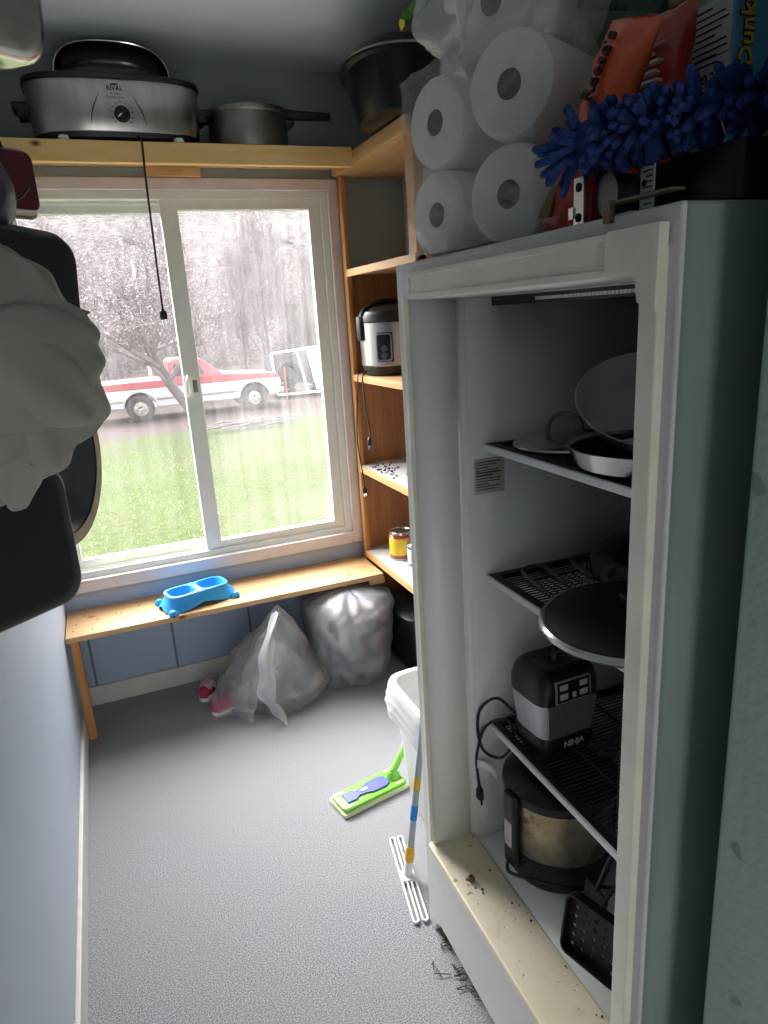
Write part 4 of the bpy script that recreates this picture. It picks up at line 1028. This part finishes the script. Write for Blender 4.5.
# angle (0 = up, towards the left), length, half width, lift, layer tilt
petals = [(-93, .205, .062, .004, 0), (-42, .188, .115, .004, 0), (8, .205, .125, .008, 0), (-150, .19, .10, .002, 0), (168, .205, .10, .0, 0), (-176, .215, .055, .010, 0), (60, .19, .12, .004, 0), (115, .20, .12, .006, 0),
          (-72, .172, .070, .020, 1), (-14, .165, .095, .014, 1), (-119, .182, .082, .026, 1), (142, .15, .09, .012, 1), (82, .15, .09, .012, 1), (40, .15, .09, .012, 1), (-160, .16, .07, .016, 1),
          (-84, .150, .082, .014, 2), (-128, .13, .06, .016, 2)]
for ang, L, wd_, lift, layer in petals:
    def pf(a, b):
        s_ = (a - .5) * 2
        r_ = (-.12 if layer == 2 else 0) + (L + (.12 if layer == 2 else 0)) * b; wdt = wd_ * (max(0, 1 - (1.75 * (b - .5)) ** 2) ** .5) * .96 + .006
        y = s_ * wdt; x = r_ - .03 * s_ * s_ * b
        rad = math.hypot(x, y); z = .040 - 2.5 * rad ** 2.0 + lift * b * (1.2 - .75 * s_ * s_) + (0, .012, .024)[layer] + .005 * math.sin(6 * s_ + ang) * b ** 2 + .02 * max(0, b - .7)
        return (x, y, z)
    obj('petal', MB().grid(pf, 20, 22, M_rot(ang, 'Z')), M_petal, t, smooth=180, solid=.005)
obj('stem_tip', MB().loft([ring(0, .012, .006, 10), ring(.02, .009, .005, 10), ring(.042, .001, .001, 10)], M_loc(.075, -.145, -.03) @ M_rot(80, 'X')), M_petal, t)

# wok / frying pan behind
WN = Vector((.93, -.37, 0)).normalized()
t = thing('frying_pan', 'round frying pan with worn pale rim hanging behind the black griddle', 'pan', mtx=hangm((.182, -1.415, 1.315), WN))
obj('pan_body', MB().lathe([(.001, -.05), (.11, -.048), (.13, -.04), (.165, -.002), (.19, 0), (.192, -.006), (.17, -.012), (.136, -.05), (.11, -.058), (.001, -.06)], 64), mat('worn_grey_coating', (70, 70, 78), .45, var=.2, nscale=8), t)
obj('rim', MB().lathe([(.166, .0015), (.19, .003), (.1935, -.002), (.19, .0008)], 64), mat('worn_rim', (168, 150, 132), .5, var=.25, nscale=20), t)
obj('handle', MB().tube([(.18, 0, -.005), (.21, 0, -.02), (.26, 0, -.04)], [.011, .009, .012], 8), M_black, t)
M_mar = mat('maroon_enamel', (92, 22, 34), .3, var=.12, coat=.3)
square_pan('egg_pan', 'small maroon square pan with cream back hanging high on the left wall', (.168, -1.20, 1.868), .075, .068, .035, M_mar, mat('cream_enamel', (206, 190, 172), .4), handle=.12, n=Vector((.6, -.8, 0)), cr=.016)
t = thing('steel_bowl', 'small purple grey bowl with a bright steel rim at the left edge', 'bowl', mtx=hangm((.122, -1.49, 1.80), Vector((.5, -.86, 0))))
obj('bowl_shell', MB().lathe([(.001, .03), (.05, .026), (.075, .005), (.085, -.02)], 48), mat('plum_enamel', (76, 70, 86), .35), t, solid=.002)
obj('rim', MB().lathe([(.085, -.018), (.09, -.02), (.091, -.028), (.086, -.03)], 48), M_steel_h, t)
hook('black wall hook whose tip shows in front of the maroon pan', -1.36, 1.802, .205)
hook('bright metal wall hook above the griddle pan at the left edge', -1.50, 1.845, .12, M_chrome)
hook('black wall hook carrying the petal bowl on the left wall', -1.95, 1.59, .15)
hook('black wall hook carrying the maroon square pan', -1.19, 2.02, .17)
hook('black wall hook carrying the stainless saucepan', -1.49, 2.30, .19)
hook('black wall hook carrying the lowest griddle pan', -1.72, 1.49, .11)
hook('black wall hook behind the petal bowl carrying the upper griddle', -1.55, 1.74, .12)
t = thing('saucepan', 'shiny stainless saucepan hanging high in the top left corner', 'saucepan', mtx=hangm((.213, -1.52, 2.115), Vector((.643, -.766, -.12)).normalized()))
def rg(z, s): return [(x, y, z) for x, y in rr2x(.115 - s, .115 - s, .05)]
obj('pan_body', MB().loft([rg(-.09, -.006), rg(-.09, 0), rg(-.02, .002), rg(-.006, .01), rg(0, .022), rg(0, .05)]), M_steel_h, t, smooth=50)
obj('handle', MB().tube([(.11, 0, -.04), (.2, 0, -.06), (.30, 0, -.06)], [.012, .01, .012], 8), M_steel_h, t)

# ------------------------------------------------------------------ outdoors
GZ = -.85
def ground():
    k = N('lawn_and_drive'); v = k.coord()
    f1 = k.noise(v, .55, 6, .6); f2 = k.noise(v, 9, 4, .65); f3 = k.noise(v, .22, 3)
    g = k.ramp(f2, [(.3, (48, 58, 30)), (.5, (56, 68, 36)), (.7, (66, 74, 46))])
    g = k.mix(k.ramp(f1, [(.5, (0, 0, 0, 1)), (.72, (.8, .8, .8, 1))]), g, (66, 62, 48))
    d = k.ramp(f2, [(.3, (58, 52, 50)), (.7, (72, 64, 62))])
    sx = k.n('ShaderNodeSeparateXYZ'); k.l(k.coord(), sx.inputs[0])
    a = k.n('ShaderNodeMath', operation='MULTIPLY_ADD'); k.l(f1, a.inputs[0]); a.inputs[1].default_value = 3.0; k.l(sx.outputs['Y'], a.inputs[2])
    b = k.n('ShaderNodeMapRange'); k.l(a.outputs[0], b.inputs[0]); b.inputs[1].default_value = 14.9; b.inputs[2].default_value = 15.9
    return k.done(k.pbr(k.mix(b.outputs[0], g, d), .95, 0, k.bump(f2, .6, .05), spec=.05))
struct('ground', MB().box((-40, .12, GZ - .1), (50, 70, GZ)), ground(), 'lawn and dirt drive outside')
struct('wall_outside', MB().box((-3, .1, GZ - .1), (6, .16, 0)), M_wall_u, 'house wall below the floor')
gb = MB()
kb = N('grass_blades'); tl_ = kb.n('ShaderNodeBsdfTranslucent'); tl_.inputs[0].default_value = lin((128, 150, 84))
mb_ = kb.n('ShaderNodeMixShader'); mb_.inputs[0].default_value = .5; kb.l(kb.pbr((96, 110, 62), .9, spec=.05), mb_.inputs[1]); kb.l(tl_.outputs[0], mb_.inputs[2]); M_blade = kb.done(mb_.outputs[0])
for i in range(6000):
    y = 1.5 + 10.5 * rnd.random(); x = .3 + (rnd.random() - .35) * (1.6 + y * .62); h = .02 + .035 * rnd.random(); a = rnd.random() * PI; w = .006 + .006 * rnd.random()
    dx, dy = math.cos(a) * w, math.sin(a) * w; lx, ly = rnd.uniform(-.03, .03), rnd.uniform(-.03, .03)
    gb.poly([(x - dx, y - dy, GZ), (x + dx, y + dy, GZ), (x + lx, y + ly, GZ + h)])
tag(obj('grass', gb, M_blade, smooth=0, fix=False), 'short spring grass growing on the lawn outside', 'grass', kind='stuff')

def make_tree(seed, height, spread, depth=6, trunk_r=.16, lean=(0, 0), buds=2600, low=.22, twig=.012):
    r = random.Random(seed); trunk = MB(); br = MB(); tips = []
    def grow(p, d, L, rad, lev, mb):
        n = 4 if lev < 2 else 3; pts = [p]; q = p.copy(); dd = d.copy()
        for i in range(n):
            dd = (dd + Vector((r.uniform(-1, 1), r.uniform(-1, 1), r.uniform(-.4, .7))) * (.16 + .05 * lev)).normalized()
            q = q + dd * L / n; pts.append(q.copy())
        mb.tube(pts, [max(twig * .5, rad * (1 - .38 * i / n)) for i in range(n + 1)], 7 if lev == 0 else (5 if lev < 3 else 3), cap=False)
        if lev >= 3: tips.extend(pts[1:])
        if lev >= depth: return
        kids = (4, 4, 4, 3, 3, 3, 2)[lev] if lev else 7
        for c_ in range(kids):
            k = low + (1 - low) * (c_ + r.random()) / kids if lev == 0 else .3 + .7 * r.random()
            f = min(n - 1, int(k * n)); base = pts[f].lerp(pts[f + 1], k * n - f if k < 1 else 1)
            ax = Vector((r.uniform(-1, 1), r.uniform(-1, 1), r.uniform(-.35, .8))); nd = (dd * .55 + ax.normalized() * spread).normalized()
            grow(base, nd, L * r.uniform(.52, .74), max(twig * .5, rad * .5), lev + 1, br)
    grow(Vector((0, 0, -.05)), Vector((lean[0], lean[1], 1)).normalized(), height * .42, trunk_r, 0, trunk)
    bd = MB()
    for i in range(buds):
        p = tips[r.randrange(len(tips))] + Vector((r.gauss(0, .16), r.gauss(0, .16), r.gauss(0, .16))); s = .014 + .026 * r.random()
        u = Vector((r.uniform(-1, 1), r.uniform(-1, 1), r.uniform(-1, 1))).normalized() * s; w = u.orthogonal().normalized() * s
        bd.poly([p - u, p + w, p + u])
    return trunk, br, bd
M_bark = mat('bark', (74, 66, 64), .9, var=.25, nscale=20, bump=.6, bscale=60)
M_twig = mat('twigs', (94, 87, 89), .9, var=.25, nscale=3)
M_twig2 = mat('dark_twigs', (92, 88, 88), .9, var=.3, nscale=3)
M_bud = mat('pale_buds', (120, 108, 112), .9, var=.15, nscale=3)
M_leafd = mat('dull_evergreen', (90, 90, 88), .9, var=.3, nscale=2)
def tree_proto(name, label, cat, par, mb_, mt, mbud, part='buds'):
    t = thing(name, label, cat); a, b, c = make_tree(**par)
    obj('trunk', a, mb_, t, smooth=60, fix=False); obj('branches', b, mt, t, smooth=60, fix=False); obj(part, c, mbud, t, smooth=0, fix=False); return t
def put(t, x, y, s, rz, label=None, group=None):
    t.location = (x, y, GZ); t.scale = (s, s, s); t.rotation_euler = (0, 0, R(rz))
    if label: t['label'] = label
    if group: t['group'] = group
    return t
near = tree_proto('blossom_tree', 'budding bare tree with leaning trunk in front of the red pickup', 'tree', dict(seed=4, height=6.4, spread=.95, depth=5, trunk_r=.15, lean=(-.42, .05), buds=9000, low=.42), M_bark, M_twig, M_bud)
put(near, 2.47, 14.25, .95, 0)
TL = 'leafless grey tree in the hedgerow beyond the drive'
tb = tree_proto('bare_tree', TL, 'tree', dict(seed=11, height=9, spread=.62, depth=6, trunk_r=.17, buds=9000, low=.1, twig=.016), M_bark, M_twig, M_bud)
tc = tree_proto('bare_tree', TL, 'tree', dict(seed=23, height=8.5, spread=.66, depth=6, trunk_r=.16, buds=9000, low=.08, twig=.016), M_bark, M_twig2, M_leafd)
spots = []
for row, (y, n_, x0_, dx_, sc, fx_) in enumerate(((22.5, 5, -3.0, 3.5, .64, .56), (26.8, 6, -4.6, 3.6, .80, .46), (31.2, 6, -5.0, 4.4, .98, .46), (36, 6, -6.5, 5.2, 1.2, .44))):
    for i in range(n_): spots.append((x0_ + dx_ * i + rnd.uniform(-.1, .1), y + rnd.uniform(-.15, .15), sc * rnd.uniform(.95, 1.04), 90 * rnd.randrange(4) + rnd.uniform(-8, 8), fx_))
for i, (x, y, sc, rz, fx_) in enumerate(spots):
    src = tb if i % 2 == 0 else tc
    o = src if i < 2 else copy_tree(src)
    put(o, x, y, sc, rz, TL, 'hedgerow trees'); o.scale = (sc * fx_, sc * fx_, sc)
pz = thing('pole', 'slim pale pole standing in the hedgerow behind the pickup', 'pole', (1.83, 20.2, GZ))
obj('shaft', MB().tube([(0, 0, 0), (-.04, 0, 4.3)], [.05, .04], 12), mat('weathered_pole', (206, 200, 200), .7), pz)
obj('cap', MB().lathe([(.045, 4.28), (.055, 4.3), (.05, 4.36), (.001, 4.4)], 12, M_loc(-.04, 0, 0)), M_white, pz)

# brushy bank added behind the hedgerow to block the bright low sky
def bank(a, b):
    x = -34 + 84 * a; k = b
    y = 39.5 + 16 * k; z = GZ - .05 + 12.5 * math.sin(min(1, k * 1.15) * PI / 2) ** .8
    q = .9 * fn((x * .22, y * .22, z * .2), 1.2, 5) + .5 * fn((x, y, z), .9, 2)
    return (x + q, y + q, z + q * (1 if k > .02 else 0))
hk = N('bank_brush'); hv_ = hk.coord()
hc = hk.ramp(hk.noise(hv_, 1.6, 8, .75), [(.32, (66, 61, 61)), (.5, (95, 89, 90)), (.66, (122, 113, 116))])
struct('bank', MB().grid(bank, 150, 60), hk.done(hk.pbr(hc, .95, 0, hk.bump(hk.noise(hv_, 5, 4), 1, .3))), 'added brush covered bank hiding the bright sky behind the hedgerow', smooth=180, fix=False)

# pickup truck seen side on, nose to the right
t = thing('pickup_truck', 'red over white two-tone pickup truck parked on the dirt drive', 'truck', (0, 16.5, GZ))
M_tw = mat('white_car_paint', (150, 150, 158), .4, var=.04); M_tr = mat('red_car_paint', (136, 52, 60), .4, var=.06)
M_tyre = mat('tyre_rubber', (40, 38, 38), .8, var=.1); M_wgl = mat('dark_car_glass', (52, 56, 60), .1)
XZd = M_loc(0, .02, 0) @ XZ
def arch(cx, r, x0, x1):
    return [(cx + r * math.cos(R(a)), .36 + r * math.sin(R(a))) for a in range(x0, x1 - 1, -15)]
body = [(.02, .42)] + [(1.21 - .45, .40)] + arch(1.21, .42, 175, 5) + [(1.66, .38), (3.82, .38)] + arch(4.28, .42, 175, 5) + [(4.74, .40), (5.02, .44), (5.03, .86), (.0, .86)]
bm_ = MB().prism(body, 0, 1.7, XZd)
bm_.box((-.06, .1, .42), (.02, 1.6, .56), M_loc(0, .02, 0)); obj('lower_body', bm_, M_tw, t, smooth=0, bevel=.015)
rb_ = [(.0, .86), (5.03, .86), (5.01, .94), (4.85, 1.0), (3.42, 1.08), (3.3, 1.08), (0, 1.05)]
obj('upper_body', MB().prism(rb_, .03, 1.67, XZd), M_tr, t, smooth=0, bevel=.02)
cab = MB(); sec = lambda z, x0, x1, y: [(x0, y, z), (x1, y, z), (x1, 1.74 - y, z), (x0, 1.74 - y, z)]
cab.loft([sec(1.06, 1.95, 3.5, .06), sec(1.5, 2.08, 2.98, .18), sec(1.57, 2.16, 2.86, .24)])
obj('cab_roof', cab, M_tr, t, smooth=0, bevel=.02)
gl_ = MB(); gl_.loft([[(2.14, .065, 1.12), (2.98, .065, 1.12), (2.98, .09, 1.12), (2.14, .09, 1.12)], [(2.2, .150, 1.44), (2.86, .150, 1.44), (2.86, .18, 1.44), (2.2, .18, 1.44)]])
obj('side_window', gl_, M_wgl, t, smooth=0)
ws = MB().loft([[(3.44, .14, 1.10), (3.44, 1.6, 1.10), (3.40, 1.6, 1.10), (3.40, .14, 1.10)], [(3.03, .24, 1.47), (3.03, 1.5, 1.47), (2.99, 1.5, 1.47), (2.99, .24, 1.47)]]); obj('windscreen', ws, M_wgl, t, smooth=0)
obj('bumper', MB().rbox((4.96, .05, .40), (5.14, 1.7, .56), .04), M_chrome, t)
obj('headlight', MB().box((4.9, .01, .66), (5.045, .3, .80)), mat('lamp_glass', (220, 222, 224), .2), t, smooth=0, bevel=.01)
obj('side_trim', MB().box((.03, .005, .55), (.78, .03, .60)).box((1.64, .005, .55), (3.84, .03, .60)), M_dsteel, t, smooth=0)
for cx in (1.21, 4.28):
    for y in (.03, 1.5):
        wm = MB().lathe([(.2, -.1), (.30, -.105), (.35, -.08), (.36, -.04), (.36, .04), (.35, .08), (.30, .105), (.2, .1)], 40, M_loc(cx, y + .1, .36) @ M_rot(90, 'X'))
        wo = obj('wheel', wm, M_tyre, t)
        hb2 = MB().lathe([(.001, .06), (.05, .08), (.07, .05), (.17, .04), (.2, .085), (.215, .08), (.21, -.08)], 32, M_loc(cx, y + .1, .36) @ M_rot(90, 'X'))
        for a in range(0, 360, 60): hb2.box((.06, -.02, .045), (.18, .02, .065), M_loc(cx, y + .1, .36) @ M_rot(90, 'X') @ M_rot(a, 'Z'))
        obj('hubcap', hb2, M_alu, wo)
# white framed gate / trailer side leaning beyond the pickup
t = thing('trailer_frame', 'white metal trailer frame with dark load to the right of the pickup', 'trailer', (5.42, 18.5, GZ))
fo = [(0, .14), (1.75, .12), (1.42, 1.52), (-.1, 1.42)]
def bar(a, b, r=.035): return MB().tube([(a[0], 0, a[1]), (b[0], 0, b[1])], r, 8)
for i in range(4): obj('frame_rail', bar(fo[i], fo[(i + 1) % 4]), M_white, t)
obj('frame_rail', bar((.98, .13), (.72, 1.47)), M_white, t)
obj('side_panel', MB().prism([(1.28, .2), (1.70, .2), (1.38, 1.45), (1.05, 1.44)], .02, .05, XZ), M_white, t, smooth=0)
obj('deck', MB().box((-.05, .05, .28), (1.9, 1.6, .36)), M_dsteel, t, smooth=0)
obj('far_wall', MB().box((-.0, 1.5, .3), (1.8, 1.56, 1.3)), mat('dark_board', (74, 72, 74), .8), t, smooth=0)
for cx in (.35, 1.4): obj('wheel', MB().lathe([(.05, -.08), (.2, -.08), (.27, -.05), (.27, .05), (.2, .08), (.05, .08)], 28, M_loc(cx, .12, .27) @ M_rot(90, 'X')), M_tyre, t)
t = thing('spare_tyre', 'dark tyre standing inside the white trailer frame', 'tyre', (5.95, 18.9, GZ + .36))
obj('tyre', MB().lathe([(.2, -.1), (.33, -.1), (.4, -.05), (.4, .05), (.33, .1), (.2, .1)], 32, M_loc(0, 0, .4) @ M_rot(80, 'X')), M_tyre, t)
t = thing('red_post', 'thin red post standing beside the trailer frame', 'post', (5.62, 18.2, GZ))
obj('shaft', MB().tube([(0, 0, 0), (.0, 0, 1.0)], .025, 10), mat('faded_red_paint', (150, 84, 84), .6), t)
for i in range(13):
    L = .7 + 1.0 * rnd.random(); a = rnd.uniform(-.5, .5); x = 3.5 + rnd.uniform(-.75, .75); y = 13.2 + rnd.uniform(-.35, .35); z = GZ + .03 + .012 * i
    pts = [Vector((-L / 2, 0, 0)), Vector((-L * .15, rnd.uniform(-.06, .06), rnd.uniform(0, .05))), Vector((L * .2, rnd.uniform(-.06, .06), rnd.uniform(0, .06))), Vector((L / 2, 0, rnd.uniform(-.0, .12)))]
    o = obj('branch', MB().tube(pts, [.028, .024, .018, .01], 6), M_twig); o.location = (x, y, z); o.rotation_euler = (0, 0, a)
    tag(o, 'pale cut branch lying in the brush pile on the lawn', 'branch', 'branches in the brush pile')
for i, (x, y, s) in enumerate(((-1.0, 20.2, .24), (.6, 20.3, .26), (3.3, 20.2, .24), (8.7, 20.3, .26), (-2.8, 20.4, .26))):
    put(copy_tree(tc), x, y, s, 50 * i, 'low dull green shrub along the far side of the drive', 'shrubs behind the drive')['category'] = 'shrub'

# ------------------------------------------------------------------ light, camera
SUN_EL, GLOW_P, GLOW, SKY = 42, 8, 21.0, 3.0
wd = bpy.data.worlds.new('overcast'); scn.world = wd; wd.use_nodes = True
nt = wd.node_tree; bg_ = nt.nodes['Background']
# bright overcast with the sun behind thin cloud, high ahead of the window
tc_ = nt.nodes.new('ShaderNodeTexCoord'); nrm_ = nt.nodes.new('ShaderNodeVectorMath'); nrm_.operation = 'NORMALIZE'
nt.links.new(tc_.outputs['Generated'], nrm_.inputs[0])
sdir = Vector((-.28, math.cos(R(SUN_EL)), math.sin(R(SUN_EL)))).normalized()
dt = nt.nodes.new('ShaderNodeVectorMath'); dt.operation = 'DOT_PRODUCT'; nt.links.new(nrm_.outputs[0], dt.inputs[0]); dt.inputs[1].default_value = sdir
mx = nt.nodes.new('ShaderNodeMath'); mx.operation = 'MAXIMUM'; nt.links.new(dt.outputs['Value'], mx.inputs[0]); mx.inputs[1].default_value = 0
pw = nt.nodes.new('ShaderNodeMath'); pw.operation = 'POWER'; nt.links.new(mx.outputs[0], pw.inputs[0]); pw.inputs[1].default_value = GLOW_P
ma = nt.nodes.new('ShaderNodeMath'); ma.operation = 'MULTIPLY_ADD'; nt.links.new(pw.outputs[0], ma.inputs[0]); ma.inputs[1].default_value = GLOW; ma.inputs[2].default_value = SKY
bg_.inputs[0].default_value = (1.0, .985, .965, 1); nt.links.new(ma.outputs[0], bg_.inputs[1])
ld = bpy.data.lights.new('window_portal', 'AREA'); ld.shape = 'RECTANGLE'; ld.size = 1.25; ld.size_y = 1.5
lo = bpy.data.objects.new('window_portal', ld); COL.objects.link(lo); lo.location = (.645, .12, 1.31); lo.rotation_euler = (R(-90), 0, 0)
ld.cycles.is_portal = True
ld2 = bpy.data.lights.new('fill_opening_portal', 'AREA'); ld2.shape = 'RECTANGLE'; ld2.size = .42; ld2.size_y = 1.3
lo2 = bpy.data.objects.new('fill_opening_portal', ld2); COL.objects.link(lo2); lo2.location = (.33, YB - .12, .65); lo2.rotation_euler = (R(90), 0, 0)
ld2.cycles.is_portal = True  # samples sky through the unseen opening added for fill
cam = bpy.data.cameras.new('camera'); co = bpy.data.objects.new('camera', cam); COL.objects.link(co)
cam.sensor_fit = 'HORIZONTAL'; cam.sensor_width = 36; cam.lens = 687.99 * 36 / 768; cam.clip_start = .02; cam.clip_end = 300
rt_ = Vector((0.92200853, -0.38235363, -0.06087675)); up_ = Vector((0.16024382, 0.2337232, 0.9590075)); fw_ = Vector((0.35245169, 0.89396821, -0.27676459))
mw = Matrix.Identity(4)
for i in range(3): mw[i][0], mw[i][1], mw[i][2], mw[i][3] = rt_[i], up_[i], -fw_[i], (.2749, -2.9512, 1.55)[i]
co.matrix_world = mw
scn.camera = co
vs = scn.view_settings
scn.display_settings.display_device = 'sRGB'
vs.view_transform = 'Standard'; vs.look = 'None'; vs.exposure = 1.05; vs.gamma = 1.0; vs.use_curve_mapping = False
scn.cycles.max_bounces = 10; scn.cycles.diffuse_bounces = 6; scn.cycles.transparent_max_bounces = 24
scn.cycles.use_denoising = True; scn.cycles.sample_clamp_indirect = 6
